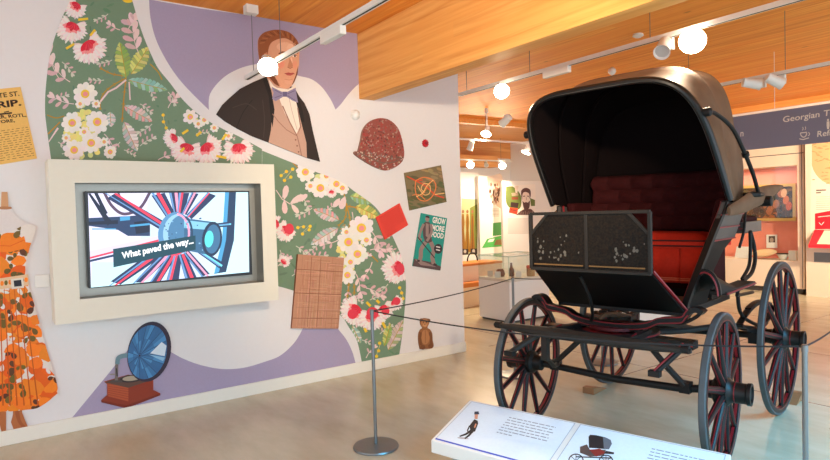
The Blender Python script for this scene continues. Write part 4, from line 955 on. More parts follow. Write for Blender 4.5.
# side panels: curved pillar, quarter of three dark boards, mudguard arch and plank
def flare(z): return .43+.15*max(0, min(1, (z-.95)/.6))**1.0
ped = spline([(-.60, .90), (-.565, 1.0), (-.515, 1.12), (-.455, 1.25), (-.395, 1.38), (-.345, 1.48), (-.32, 1.56)], 4)
for s in (-1, 1):
    mb = MB(); mb.bar([(s*(flare(z)-.005), y, z) for y, z in ped], .034, .034, M_BLACK, up=(1, 0, 0))
    mb.tube([(s*(flare(z)-.03), y+.01, z) for y, z in ped], .007, M_RED, 6)
    ap = mb.build('arm_pillar', car, smooth=True)
    mb = MB()                                                     # quarter boards
    for k in range(3):
        za, zb = 1.32+.08*k, 1.395+.08*k
        def fr(z): return -.42+(z-1.32)*.33
        def bk(z): return .05+(z-1.32)*.3
        q = [(s*flare(za), fr(za), za), (s*flare(za), bk(za), za), (s*flare(zb), bk(zb), zb), (s*flare(zb), fr(zb), zb)]
        i_ = [(p[0]-s*.022, p[1], p[2]) for p in q]
        mb.hexa(i_+q, M_SLAT)
        mb.tube([(s*(flare(za)+.003), fr(za), za-.003), (s*(flare(za)+.003), bk(za), za-.003)], .005, M_RED, 6)
    mb.build('quarter_panel', car)
    mb = MB()                                                     # lower side: concave sweep down to the seat box
    low = [(-.43, 1.33), (.04, 1.31), (-.10, 1.24), (-.19, 1.12), (-.2, .91), (-.52, .91), (-.50, 1.12)]
    nl = len(low); vs = [(s*(flare(z)-.03), y, z) for y, z in low]+[(s*(flare(z)-.008), y, z) for y, z in low]
    mb.add(vs, [tuple(range(nl-1, -1, -1)), tuple(range(nl, 2*nl))]+[(i, (i+1) % nl, nl+(i+1) % nl, nl+i) for i in range(nl)], M_BODY)
    mb.build('lower_side', car)
    mb = MB()                                                     # arched mudguard and plank step
    ar2 = [(s*(.51-.075*cos(a)), -.50, 1.0+.14*sin(a)) for a in [PI*i/14 for i in range(15)]]
    mb.bar(ar2, .03, .018, M_BLACK, up=(0, 1, 0)); mb.tube([(p[0]*1.0, p[1]-.017, p[2]-.006) for p in ar2], .005, M_RED, 6)
    rows = [[(p[0]+s*.008*k, p[1]+.10*k, 1.0+(p[2]-1.0)*(1-.26*k)) for p in ar2] for k in range(4)]
    mb.grid(rows, M_BODY)
    mb.build('mudguard', car, smooth=True)
    mb = MB()
    mb.hexa([(s*.50, -.40, .985), (s*.60, -.40, .985), (s*.63, .10, 1.0), (s*.52, .12, 1.0), (s*.50, -.40, 1.007), (s*.60, -.40, 1.007), (s*.63, .10, 1.024), (s*.52, .12, 1.024)], M_BLACK2)
    mb.tube([(s*.603, -.40, .995), (s*.633, .10, 1.011)], .006, M_RED, 6)
    mb.build('step_plank', car)
    mb = MB()                                                     # C-spring irons
    mb.tube(spline([(s*.52, .42, 1.34), (s*.52, .50, 1.25), (s*.53, .50, 1.14), (s*.54, .36, 1.05), (s*.55, .12, 1.02)], 5), .014, M_IRON, 8)
    mb.tube(spline([(s*.52, .42, 1.34), (s*.52, .42, 1.2), (s*.53, .34, 1.1), (s*.54, .14, 1.03)], 5), .012, M_IRON, 8)
    mb.tube(spline([(s*.54, .08, 1.01), (s*.52, .1, .93), (s*.5, .2, .91), (s*.48, .62, .88)], 5), .012, M_IRON, 8)
    mb.tube(spline([(s*.5, .18, .92), (s*.5, .22, .8), (s*.5, .36, .72), (s*.5, WB/2, .63)], 5), .013, M_IRON, 8)
    mb.build('c_spring', car, smooth=True)
mb = MB(); mb.box((-.40, .2, .89), (.40, .235, 1.56), M_BLACK); mb.hexa([(-.42, -.1, .9), (.42, -.1, .9), (.42, .2, .9), (-.42, .2, .9), (-.42, -.1, 1.0), (.42, -.1, 1.0), (.42, .2, 1.0), (-.42, .2, 1.0)], M_BLACK)
mb.build('body_back', car)
# seat: box, cushion, pleated valance, buttoned back
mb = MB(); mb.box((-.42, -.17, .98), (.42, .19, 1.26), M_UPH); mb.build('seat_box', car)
def cushion(x0, x1, ya, yb, za, zb, m, nx=12, ny=8):
    rows = []
    for j in range(ny+1):
        v = j/ny; row = []
        for i in range(nx+1):
            u = i/nx; e = (1-(2*u-1)**6)*(1-(2*v-1)**6)
            row.append((x0+(x1-x0)*u, ya+(yb-ya)*v, za+(zb-za)*(.45+.55*e**.5)))
        rows.append(row)
    mb = MB(); mb.grid(rows, m)
    o = len(mb.v)
    rim = rows[0]+[r[-1] for r in rows[1:]]+rows[-1][::-1][1:]+[r[0] for r in rows[::-1]][1:-1]
    mb.prism([(p[0], p[1], za) for p in rim], (0, 0, (zb-za)*.45), m)
    return mb
c_ = cushion(-.46, .46, -.27, .19, 1.26, 1.36, M_SEAT)
for z in (1.275, 1.31): c_.tube([(-.455, -.274, z), (.455, -.274, z)], .005, mat('dark_piping', rgb(70, 14, 14), .7), 6)
c_.build('seat_cushion', car, smooth=True)
mb = MB(); rows = [[], []]
n = 121
for i in range(n):
    u = i/(n-1); x = -.455+.91*u; k = (u*5) % 1; fold = .03*math.exp(-((k-.0)/.03)**2)+.03*math.exp(-((k-1)/.03)**2)+.004*sin(u*60)
    rows[0].append((x, -.262+fold*.5, 1.268)); rows[1].append((x, -.272+fold, 1.03))
mb.grid(rows, M_SEAT)
for z in (1.048, 1.06): mb.tube([(p[0], -.275+(p[1]+.272), z) for p in rows[1]], .0022, mat('pale_stitch', rgb(226, 110, 80), .7), 4)
mb.build('seat_valance', car, smooth=True, solid=.006)
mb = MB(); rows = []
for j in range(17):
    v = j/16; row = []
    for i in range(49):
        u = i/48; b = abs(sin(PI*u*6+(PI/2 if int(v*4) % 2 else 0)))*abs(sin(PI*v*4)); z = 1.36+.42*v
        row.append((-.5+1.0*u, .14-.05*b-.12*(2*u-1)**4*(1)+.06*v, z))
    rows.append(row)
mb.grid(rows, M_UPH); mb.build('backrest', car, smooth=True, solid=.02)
for s in (-1, 1):
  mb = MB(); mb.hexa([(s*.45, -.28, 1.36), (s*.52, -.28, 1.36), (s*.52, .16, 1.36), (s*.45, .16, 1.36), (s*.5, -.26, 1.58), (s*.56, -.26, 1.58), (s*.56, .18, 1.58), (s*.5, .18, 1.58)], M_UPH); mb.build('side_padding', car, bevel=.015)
# rumble seat at the rear
mb = MB(); mb.box((-.5, .36, 1.33), (.5, .80, 1.41), M_SLAT); mb.box((-.5, .353, 1.36), (.5, .36, 1.366), M_RED)
rs = mb.build('rumble_seat', car, bevel=.006)
cushion(-.47, .47, .40, .80, 1.41, 1.47, M_UPH).build('rumble_cushion', rs, smooth=True)
# lamp on a bent arm
mb = MB(); mb.lathe([(.02, -.045), (.036, -.04), (.036, .045), (.028, .05)], (.64, .30, 1.555), (1, 0, 0), M_IRON, 18); lamp = mb.build('carriage_lamp', car, smooth=True)
mb = MB(); mb.tube(spline([(.60, .28, 1.555), (.56, .27, 1.55), (.55, .2, 1.48), (.56, .12, 1.36), (.55, .05, 1.25)], 5), .009, M_IRON, 8); mb.build('lamp_arm', lamp, smooth=True)

# ---- hood
def bow(w, hb, zb, ht, zt, n=4.0, N=40, ex=.62):
    out = []
    for i in range(N+1):
        t = PI*i/N; c, s_ = cos(t), sin(t)
        x = -w*math.copysign(abs(c)**(2/n), c); q = abs(s_)**(2/n)
        out.append(Vector((x*(1-.06*q), hb+(ht-hb)*q**ex, zb+(zt-zb)*q)))
    return out
def mixb(a, b, t): return [p.lerp(q, t) for p, q in zip(a, b)]
HB = [bow(.612, -.35, 1.575, -.86, 2.285, 4.8, ex=1.0), bow(.595, -.20, 1.555, -.44, 2.43, 4.6), bow(.57, -.04, 1.55, -.01, 2.475, 4.4), bow(.545, .12, 1.55, .20, 2.32, 3.8)]
def rear():
    out = []
    for i in range(41):
        t = PI*i/40; c, s_ = cos(t), sin(t); x = -.54*math.copysign(abs(c)**(2/3.4), c); q = abs(s_)**(2/3.4)
        out.append(Vector((x, .15+.15*q, 1.545)))
    return out
HB.append(rear())
rows = []
for k in range(len(HB)-1):
    for j in range(6):
        t = j/6; r_ = mixb(HB[k], HB[k+1], t)
        sag = .022*sin(PI*t) if k < 3 else -.03*sin(PI*t)
        ctr = Vector((0, r_[20].y, 1.75))
        r_ = [p-(p-ctr).normalized()*sag*min(1, max(0, (p.z-1.6)/.3)) for p in r_]
        rows.append(r_)
rows.append(HB[-1])
mb = MB(); mb.grid(rows, M_HOODOUT); hood = mb.build('hood', car, smooth=True, solid=.008)
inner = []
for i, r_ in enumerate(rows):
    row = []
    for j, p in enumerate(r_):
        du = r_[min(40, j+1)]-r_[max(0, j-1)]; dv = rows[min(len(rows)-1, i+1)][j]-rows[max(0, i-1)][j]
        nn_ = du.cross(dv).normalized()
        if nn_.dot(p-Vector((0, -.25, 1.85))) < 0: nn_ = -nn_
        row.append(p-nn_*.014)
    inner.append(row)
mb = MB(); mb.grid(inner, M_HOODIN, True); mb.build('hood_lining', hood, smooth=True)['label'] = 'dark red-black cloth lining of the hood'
mb = MB()
f = HB[0]; mb.tube([p+Vector((0, -.008, 0)) for p in f], .02, M_BLACK, 10, sx=1.0, sy=1.5, up=(0, 1, .4))
mb.tube([p*1.0+Vector((0, -.03, 0))+((Vector((0, p.y, 1.75))-p).normalized()*.012) for p in f], .005, M_SLAT, 6)
mb.build('front_hoop', hood, smooth=True)
for k in (1, 2):
    mb = MB(); mb.tube([p+(Vector((0, p.y, 1.7))-p).normalized()*.035 for p in HB[k]], .012, M_HOODIN, 8, up=(0, 1, 0)); mb.build('hood_bow', hood, smooth=True)
for s in (-1, 1):
    mb = MB()
    P0 = Vector((s*.595, -.70, 2.07)); P3 = Vector((s*.66, .09, 1.60))
    pts = spline([tuple(P0), (s*.61, -.60, 2.07), (s*.64, -.40, 2.0), (s*.655, -.22, 1.87), (s*.665, -.06, 1.73), tuple(P3)], 6)
    mb.tube(pts, .0125, M_IRON, 8); mb.lathe([(.026, -.03), (.026, .02), (.012, .03)], P0, (s, 0, 0), M_IRON, 14); mb.lathe([(.022, -.012), (.022, .012)], Vector((s*.657, -.19, 1.85)), (0, .7, -.7), M_IRON, 12)
    mb.tube([(s*.6, -.02, 1.60), (s*.665, .05, 1.60), (s*.665, .17, 1.60)], [.015, .019, .012], M_IRON, 8); mb.tube([(s*.66, .13, 1.60), (s*.6, .2, 1.57)], .009, M_IRON, 8)
    mb.build('hood_joint', hood, smooth=True)
    mb = MB()                                                     # folded leather valance swept back from the arm
    mb.tube(spline([(s*.6, -.34, 1.5), (s*.62, -.15, 1.53), (s*.63, .2, 1.585), (s*.62, .92, 1.665)], 5), [.028, .033, .038, .042, .046, .05, .054, .058, .06, .062, .064, .06, .05, .038, .022, .006], M_HOODOUT, 10, sx=.4, sy=1)
    mb.build('arm_leather', car, smooth=True)

# wooden wheel chocks on the floor
for (px, py, lab, side) in ((608, 390, 'wooden chock under the rear wheel on the far side', -1), (783, 409, 'wooden chock behind the near rear wheel', 1)):
    w_ = CC+Matrix.Rotation(TH, 3, 'Z') @ Vector((side*TR/2, WB/2+(.36 if side > 0 else -.33), 0))
    sg = 1 if side > 0 else -1
    t_ = MB().prism([(-.05, -.12*sg, 0.0005), (-.05, .12*sg, 0.0005), (-.05, .12*sg, .05), (-.05, .06*sg, .05)], (.1, 0, 0), mat('chock_wood', rgb(150, 104, 66), .7, var=.15)).build('wheel_chock', loc=w_)
    t_.rotation_euler = (0, 0, TH); tag(t_, lab, 'chock')

# ================================================================== BARRIER
posts = [((1.692, 2.046), 'steel rope post on a round base left of the info panel', .915), ((3.92, 2.92), 'steel rope post at the right edge beside the rear carriage wheel', .925),
         ((1.049, 3.969), 'steel rope post standing behind the left front wheel', .90), ((1.30, 4.93), 'steel rope post seen through the spokes behind the far rear wheel', .90)]
tops = []
proto = None
for (x, y), lab, hh in posts:
    if proto is None:
        t = empty('rope_post', (x, y, 0), lab, 'barrier post', 'rope barrier posts'); proto = t
        MB().lathe([(.15, 0), (.152, .006), (.148, .014), (.03, .022)], (0, 0, 0), (0, 0, 1), M_POST, 48).build('base', t, smooth=True)
        MB().lathe([(.0115, .02), (.0115, .9)], (0, 0, 0), (0, 0, 1), M_POST, 16).build('pole', t, smooth=True)
        MB().lathe([(.014, .885), (.014, .912), (.009, .917)], (0, 0, 0), (0, 0, 1), M_POST, 16).build('cap', t, smooth=True)
        o = t
    else:
        o = copy_tree(proto); o.location = (x, y, 0); o['label'] = lab
    tops.append(Vector((x, y, .905)))
def rope(a, b, sag, lab):
    pts = []; dr = (b-a).normalized()*.0195; a2, b2 = a+dr, b-dr
    for i in range(25):
        u = i/24; p = a2.lerp(b2, u); pts.append((p.x, p.y, p.z-sag*4*u*(1-u)))
    o = MB().tube(pts, .0042, M_ROPE, 8).build('barrier_rope', smooth=True); tag(o, lab, 'rope', 'barrier ropes')
rope(tops[0], tops[1], .06, 'black cord sagging along the front of the carriage between two posts')
rope(tops[0], tops[2], .02, 'black cord running from the left post back past the mural wall end')
rope(tops[2], tops[3], .03, 'black cord behind the carriage between the two rear posts')
o = copy_tree(proto); o.location = (3.62, 4.5, 0); o['label'] = 'steel rope post out of view to the right of the rear wheel'
rope(tops[1], Vector((3.62, 4.5, .905)), .03, 'black cord leaving the right post towards the back of the hall')

# ================================================================== READER RAIL
AZ = math.atan2(2.968-2.553, 3.555-2.067)
bl_ = at(470, 400, 2, .31); br_ = at(731, 454.5, 2, .31)
ux = (br_-bl_).normalized(); uy = Vector((-ux.y, ux.x, 0))       # uy points to the back
fl_ = Vector((2.227, 2.106, .19)); dep = (bl_-fl_).dot(uy); shift = (bl_-fl_).dot(ux)
Lr = (br_-bl_).length
t = empty('reader_rail', (bl_.x, bl_.y, 0), 'long low white sloping information panel in front of the carriage', 'information panel')
def RL(u, d, z): return bl_*1.0+ux*u-uy*d+Vector((0, 0, z-.31))-Vector((bl_.x, bl_.y, 0))
def top(u, d): return RL(u-shift*d/dep, d, .31-.12*d/dep)
mb = MB()
q = [top(0, 0), top(Lr, 0), top(Lr+.02, dep), top(0, dep)]
lowz = [Vector((p.x, p.y, p.z-.075)) for p in q]
mb.hexa(lowz+q, M_WHITE); mb.build('rail_body', t, bevel=.004)
mb = MB(); c0 = [top(.1, .1), top(Lr-.1, .1), top(Lr-.1, dep-.08), top(.1, dep-.08)]
mb.hexa([Vector((p.x, p.y, .0)) for p in c0]+[Vector((p.x, p.y, p.z-.07)) for p in c0], mat('plinth_grey', rgb(150, 150, 148), .6)); mb.build('plinth', t)
nrm = ((q[1]-q[0]).cross(q[3]-q[0])).normalized(); nrm = nrm if nrm.z > 0 else -nrm
base0 = Vector((bl_.x, bl_.y, 0))
def RP(px, py):
    d = Fv+Rv*((px-415)/FPX)-Uv*((py-230)/FPX); p0 = q[0]+base0; k = (p0-CAM).dot(nrm)/d.dot(nrm)
    return CAM+d*k-base0
def pquad(u0, u1): return [(-.0,)]
SHEET = rgb(222, 232, 240)
for idx in range(2):
    P = Print(RP, nrm, .0008)
    # a printed sheet, laid out in the rail's own plane
    def T(u, d): return top(u, d)
    ua, ub = ((.02, .735) if idx == 0 else (.765, Lr-.02))
    vs = [T(ua, .012)+nrm*.001, T(ub, .012)+nrm*.001, T(ub, dep-.012)+nrm*.001, T(ua, dep-.012)+nrm*.001]
    P.raw(vs, [(0, 1, 2, 3)], SHEET, 1)
    def strip(u0, d0, u1, d1, col, lift): P.raw([T(u0, d0)+nrm*lift, T(u1, d0)+nrm*lift, T(u1, d1)+nrm*lift, T(u0, d1)+nrm*lift], [(0, 1, 2, 3)], col, 1)
    for (a, b, c, d) in ((ua, .012, ub, .016), (ua, .012, ua+.004, dep-.012), (ub-.004, .012, ub, dep-.012)): strip(a, b, c, d, rgb(170, 176, 186), .0013)
    strip(ua, dep-.026, ub, dep-.014, rgb(70, 84, 190), .0014)
    GT = rgb(146, 150, 160)
    if idx == 0:
        rows_ = 7; x0, x1 = .34, .66
    else:
        rows_ = 4; x0, x1 = ua+.42, ub-.06
    for k in range(rows_):
        d = .085+k*.026; u = x0; lim = x1-(.22 if k == 6 else rnd.uniform(0, .03))
        while u < lim:
            w = rnd.uniform(.012, .04); strip(u, d, min(lim, u+w), d+.0075, GT, .0015); u += w+.007
    if idx == 0:                                   # striding man in black coat and cap
        P.clip = None
        K = rgb(40, 36, 40); SKN = rgb(214, 150, 116)
        P.poly([(474.4, 419.4), (477.8, 421), (478.2, 424), (475, 432), (470.6, 431.4), (469.4, 426)], K, 4)
        P.poly([(474.6, 414), (478, 414.4), (477.6, 419.4), (474.6, 419)], SKN, 4); P.poly([(474.6, 411.8), (478.6, 411.6), (479.4, 414.6), (474.2, 414.6)], rgb(40, 50, 70), 5)
        P.line([(471.5, 430.6), (466, 434.4), (459.6, 436.6)], (2.4, 1.4), K, 4); P.line([(473, 431), (468.6, 436), (464.8, 438.8)], (2.4, 1.4), K, 4)
        P.line([(469.6, 426), (467.6, 430.6), (468.4, 433)], 1.3, K, 5); P.line([(476, 424), (474.6, 428)], 1.4, SKN, 6); P.ell(463, 438.4, 6, .9, rgb(180, 176, 176), 3, .1, 10)
    else:                                          # picture of the hooded carriage
        K = rgb(52, 44, 44); K2 = rgb(104, 108, 116); RDN = rgb(140, 52, 44)
        P.poly([(588.6, 437), (590, 435), (596, 435.4), (605, 437.4), (610.6, 440), (612, 444), (609, 449.6), (589, 448)], K, 4)
        P.poly([(603, 437), (610.6, 440), (612, 444), (609, 449.6), (604, 449)], K2, 5)
        P.poly([(580, 447), (587, 444.6), (590, 450), (606, 450), (604, 456), (590, 457), (580, 453)], rgb(96, 76, 70), 5); P.poly([(589, 450), (600, 449), (606, 453), (596, 457)], RDN, 6)
        P.poly([(606, 451), (614, 452.6), (614, 454.6), (604, 454)], K, 6); P.line([(576, 457), (612, 458.4)], 1.2, K, 5)
        for (cx_, cy_, r_) in ((576, 461, 7.2), (606, 462, 7)):
            P.line(arc(cx_, cy_, r_, r_*.92, 0, 2*PI, 24), 1.1, K, 6)
            for k in range(8): P.line([(cx_, cy_), (cx_+r_*cos(k*PI/4), cy_+r_*.92*sin(k*PI/4))], .6, K, 6)
    P.build('printed_sheet', M_PRINT, t)

# ================================================================== TRACK LIGHTS
TZ = 2.73
def track(name, p0, p1, lab, hangers, boxes=()):
    p0, p1 = Vector(p0), Vector(p1); c = p0
    t = empty(name, c, lab, 'lighting track', 'lighting tracks')
    d = (p1-p0); l = d.length; rz = math.atan2(d.y, d.x); t.rotation_euler = (0, 0, rz)
    mb = MB(); mb.box((0, -.018, -.016), (l, .018, .016), M_LAMPW); mb.box((.01, -.006, -.0175), (l-.01, .006, -.0155), M_IRON); mb.build('rail', t)
    for h in hangers:
        mb = MB(); mb.tube([(h, 0, .016), (h, 0, CZ-TZ-.002)], .003, M_GREY, 6); r_ = mb.build('suspension_rod', t)
    for b in boxes:
        MB().box((b, -.022, -.07), (b+.28, .022, -.015), M_LAMPW).build('power_box', t, bevel=.003)
    return t
track('track_rail', (2.9, 8.9, TZ), (6.3, 8.9, TZ), 'white lighting track added out of view behind the hanging sign', (.4, 2.4), ())  # unseen track, added to carry the spots that brighten the back wall
t1 = track('track_rail', (.06, 1.86, TZ), (6.2, 1.80, TZ), 'white lighting track crossing in front of the portrait on the mural wall', (.17, .75, 2.6, 4.6), (1.45,))
b = MB().box((.20, 1.80, CZ-.07), (.28, 1.90, CZ-.001), M_LAMPW).build('ceiling_box'); tag(b, 'small white ceiling box above the portrait, over the end of the lighting track', 'ceiling fitting')
track('track_rail', (.33, 3.985, TZ), (6.3, 3.85, TZ), 'white lighting track above the front of the carriage hood', (.12, 1.0, 2.2, 4.2), (1.17,))
track('track_rail', (1.2, 6.06, TZ), (6.3, 5.85, TZ), 'white lighting track behind the hood in front of the hanging sign', (.4, 1.35, 3.4), ())
track('track_rail', (-2.6, 4.6, TZ), (-2.6, 8.6, TZ), 'white lighting track running along the gallery beyond the mural wall', (.6, 2.4, 3.7), ())
track('track_rail', (-5.7, 8.2, TZ), (-5.7, 10.65, TZ), 'white lighting track at the far end of the gallery', (.3, 2.1), ())
M_LENS = mat('lamp_glow', (1, .9, .75, 1), .4, emit=(1, .86, .66, 1), es=14)
M_LENSOFF = mat('lamp_glass', rgb(190, 190, 186), .15)
def head(loc, aim, on, lab, power=0, cone=70, rl=.055, grp='lit track spotlights', ztop=TZ-.019, rail=None):
    t = empty('track_spotlight', loc, lab, 'spotlight', grp if on else 'dark track spotlights')
    d = (Vector(aim)-Vector(loc)).normalized(); loc = Vector(loc)
    z0 = ztop-loc.z
    ry = 0 if rail is None else rail[0]+(loc.x-rail[1])*rail[2]-loc.y
    mb = MB(); mb.box((-.03, ry-.016, z0-.085), (.03, ry+.016, z0-.001), M_LAMPW); mb.build('adapter', t, bevel=.003)
    c = d*.02
    mb = MB(); mb.lathe([(.03, -.085), (.042, -.08), (.05, .05), (.056, .07), (.05, .068), (.046, .05)], c, d, M_LAMPW, 24); mb.tube([(0, ry, z0-.07), tuple(c-d*.03)], .012, M_LAMPW, 8)
    mb.build('lamp_body', t, smooth=True)
    if on: mb = MB(); mb.lathe([(rl, .07), (rl*.8, .088), (.002, .094)], c, d, M_LENS, 24); mb.build('lens', t, smooth=True)
    else: MB().lathe([(.047, .05), (.002, .056)], c, d, M_LENSOFF, 20).build('lens', t, smooth=True)
    if power:
        l = bpy.data.lights.new('spot_beam', 'SPOT'); l.energy = power; l.color = (1, .77, .52); l.spot_size = math.radians(cone); l.spot_blend = .6; l.shadow_soft_size = .05
        lo = bpy.data.objects.new('spot_beam', l); COL.objects.link(lo); lo.parent = t; lo.location = c+d*.1
        lo.rotation_euler = d.to_track_quat('-Z', 'Y').to_euler()
    return t
def on_track(px, py, z=2.62): return at(px, py, 2, z)
def snapy(p, y): p.y = y; return p
camL = Vector((5.087, 0, 1.55))
def lens_at(px, py, z, aim):
    L = at(px, py, 2, z); return L-(Vector(aim)-L).normalized()*.112
head(lens_at(268, 68, 2.655, (3.6, .8, .6)), (3.6, .8, .6), True, 'glaring spotlight on the track in front of the portrait face', 110, 80, .072, rail=(1.86, .06, -.0098))
head(lens_at(502, 92, 2.62, (3.6, 1.9, 1.0)), (3.6, 1.9, 1.0), True, 'glaring spotlight above the left side of the carriage hood', 30, 70, .07, rail=(3.985, .33, -.0226))
head(at(664, 46, 2, 2.645), (3.4, 1.8, .8), False, 'unlit white spotlight beside the brightest lamp over the hood', rail=(3.985, .33, -.0226))
head(lens_at(692.5, 42, 2.62, (4.2, 1.6, 1.1)), (4.2, 1.6, 1.1), True, 'brightest glaring spotlight above the top of the carriage hood', 30, 70, .085, rail=(3.985, .33, -.0226))
head(at(750, 83, 2, 2.645), (3.6, 7.0, 2.3), False, 'unlit white spotlight left of its pair above the hanging sign', rail=(6.06, 1.2, -.0412))
head(at(773, 80, 2, 2.645), (3.5, 7.0, 1.9), False, 'unlit white spotlight right of its pair above the hanging sign', rail=(6.06, 1.2, -.0412))
g = [((487, 130), True, 'glaring spotlight high beside the wall end, nearest in the gallery'), ((471, 147), False, 'unlit spotlight hanging under the near gallery track'), ((527, 133), False, 'unlit spotlight above the gallery track beside the hood edge'), ((528, 149), True, 'glaring spotlight touching the left edge of the carriage hood')]
for (px, py), on, lab in g:
    p = at(px, py, 0, -2.6); p.z = 2.645 if py > 140 else 2.645
    p = at(px, min(py, 152), 0, -2.6)
    if py < 140: p = at(px, py, 1, 5.6)
    p.z = 2.645
    if px == 487: p = at(487, 130, 0, -2.6)
    if px == 527: p.y -= .35
    head(p, ((-2.0, p.y-1.2, .9) if px == 487 else (-3.0, p.y-.6, 1.2)) if on else (-3.4, p.y, 1.2), on, lab, 130 if on else 0, 110, .085, ztop=CZ-.001 if px == 487 else TZ-.019)
for (px, py), on, lab in (((470, 158), True, 'small glaring spotlight at the left of the far gallery track'), ((486, 163), False, 'tiny unlit spotlight in the middle of the far gallery track'), ((502, 166), True, 'small glaring spotlight at the right end of the far gallery track')):
    p = at(px, py, 0, -5.7); p.z = 2.645; head(p, (-3.0, p.y-2, 1.0), on, lab, 200 if on else 0, 95, .085)
# added spots, out of view on the tracks, washing hall and back wall
for x, y, aim, pw in ((4.4, 1.81, (0.0, 3.7, 1.5), 150), (5.6, 3.87, (2.0, 11, 1.2), 40), (3.4, 8.9, (.3, 11.3, 1.4), 260), (4.6, 8.9, (1.0, 11.3, 1.5), 200)):
    head((x, y, 2.645), aim, True, {4.4: 'lit spotlight out of view at the near end of the track before the mural', 5.6: 'lit spotlight out of view on the track over the carriage', 3.4: 'lit spotlight added out of view beyond the hanging sign, nearer the hood', 4.6: 'lit spotlight added out of view beyond the hanging sign, farther from the hood'}[x], pw, 62 if x == 4.4 else 70, .05)
# ceiling fittings
c = at(612, 67, 2, CZ); t = empty('ceiling_sensor', (c.x, c.y, CZ), 'little white ball fitting with a short stem on the ceiling above the hood', 'sensor')
MB().lathe([(.012, 0), (.045, -.03), (.05, -.06), (.03, -.09), (.01, -.1)], (0, 0, -.0005), (0, 0, 1), M_LAMPW, 20).build('ball', t, smooth=True); MB().tube([(0, 0, -.1), (.02, 0, -.16), (.03, .01, -.25)], .008, M_LAMPW, 8).build('stem', t)
c = at(638, 34, 2, CZ); o = MB().lathe([(.05, 0), (.055, -.02), (.03, -.035)], (0, 0, -.0005), (0, 0, 1), M_LAMPW, 24).build('smoke_detector', smooth=True, loc=(c.x, c.y, CZ)); tag(o, 'small round smoke detector on the timber ceiling above the middle track', 'smoke detector')

# ================================================================== HANGING SIGN
SY = 7.5
t = empty('hanging_sign', (2.2, SY, 2.18), 'long grey-violet hanging sign lettered Georgian and Ref with a cup symbol', 'sign')
c00 = at(738, 152.6, 1, SY); c10 = at(846, 138.2, 1, SY); c01 = at(733, 117.5, 1, SY); c11 = at(846, 100.4, 1, SY)
x0, x1 = 0.3, c11.x+1.2; zb, zt = (c00.z+c10.z)/2-.0, (c01.z+c11.z)/2
mb = MB(); mb.box((x0-2.2, .0, zb-2.18), (x1-2.2, .03, zt-2.18), mat('sign_panel', rgb(120, 120, 140), .6, var=.03)); mb.build('panel', t)
mb = MB()
for px in (774, 845): x = at(px, 100, 1, SY).x-2.2; mb.tube([(x, .015, zt-2.18), (x, .015, CZ-2.181)], .003, M_WHITE, 6)
mb.build('suspension_wires', t)
o3 = Vector((2.2, SY, 2.18))
def SG(px, py): return at(px, py, 1, SY-.001)-o3
LT = rgb(226, 218, 208)
for txt, p0, p1, up in (('Georgian', (782.4, 122.4), (819.4, 116.9), (.4, -5.9)), ('Town', (823.4, 116.3), (848, 112.6), (.4, -5.9)), ('Refreshments', (816.6, 137), (868, 130.6), (.4, -5.9)), ('n', (740, 136.6), (743.4, 136.2), (.2, -6.6))):
    P = Print(SG, (0, -1, 0)); P.text(txt, p0, p1, up, LT, 1, .01); P.build('lettering', M_PRINT, t)
P = Print(SG, (0, -1, 0))
P.line(arc(803.6, 132.6, 3.2, 4.6, 0.1, 3.0, 8), .9, LT, 1); P.line([(800.3, 133), (807, 132.2)], .9, LT, 1); P.line(arc(808, 134, 1.6, 1.6, -1.4, 1.6, 6), .7, LT, 1); P.line([(799.4, 138.8), (803, 139.6), (809, 137.8)], .9, LT, 1)
P.line(spline([(802.4, 130.4), (803.2, 128.6), (802.6, 127)]), .6, LT, 1); P.line(spline([(805, 130), (805.8, 128.2), (805.2, 126.6)]), .6, LT, 1)
P.build('cup_symbol', M_PRINT, t)
P = Print(SG, (0, -1, 0)); P.ell(828, 120, 1, 1.2, LT, 1); P.poly([(826.6, 121.6), (829.4, 121.2), (829.6, 125.4), (829, 129), (827.2, 129.2), (826.6, 125.6)], LT, 1)
P.build('person_symbol', M_PRINT, t)

# ================================================================== BACK WALL: SHOWCASE AND TEXT PANEL
YB = BY
def B(px, py, y=None): return at(px, py, 1, YB-.001 if y is None else y)
CREAM = mat('showcase_cream', rgb(232, 214, 192), .5, var=.02); M_PINK = mat('showcase_pink', rgb(238, 140, 118), .6, var=.03)
t = empty('showcase', (0, YB, 0), 'wide wall showcase with pink back in the rear wall right of the hood', 'showcase')
tb = Vector((0, YB, 0))
YF = YB-.45
l0, r0_ = at(700, 200, 1, YF).x, at(804, 200, 1, YF).x
wl, wr = at(708, 200, 1, YF).x, at(797.4, 200, 1, YF).x
zt, zb2, zs = at(770, 167, 1, YF).z, at(770, 260, 1, YF).z, .0
zb2 = max(.4, zb2); zT = at(770, 163, 1, YF).z
mb = MB()
def loc_box(lo, hi, m, mb): mb.box((lo[0], lo[1]-YB, lo[2]), (hi[0], hi[1]-YB, hi[2]), m)
loc_box((l0, YF, .09), (r0_, YB-.002, zb2), CREAM, mb); loc_box((l0, YF, zt), (r0_, YB-.002, 2.75), CREAM, mb); loc_box((wr, YF, zb2), (r0_, YB-.002, zt), CREAM, mb); loc_box((l0, YF, zb2), (wl, YB-.002, zt), CREAM, mb)
loc_box((l0+.05, YF+.04, .0), (r0_-.05, YB-.002, .09), M_SLAT, mb)
mb.build('cabinet', t)
mb = MB(); loc_box((wl, YB-.03, zb2), (wr, YB-.004, zt), M_PINK, mb); mb.build('back_panel', t)
mb = MB()
for z in (zT+.12,): loc_box((l0, YF-.002, z), (r0_, YF, z+.012), M_SLAT, mb)
loc_box((r0_-.035, YF-.002, .1), (r0_-.025, YF, 2.74), M_SLAT, mb); mb.build('door_gap', t)
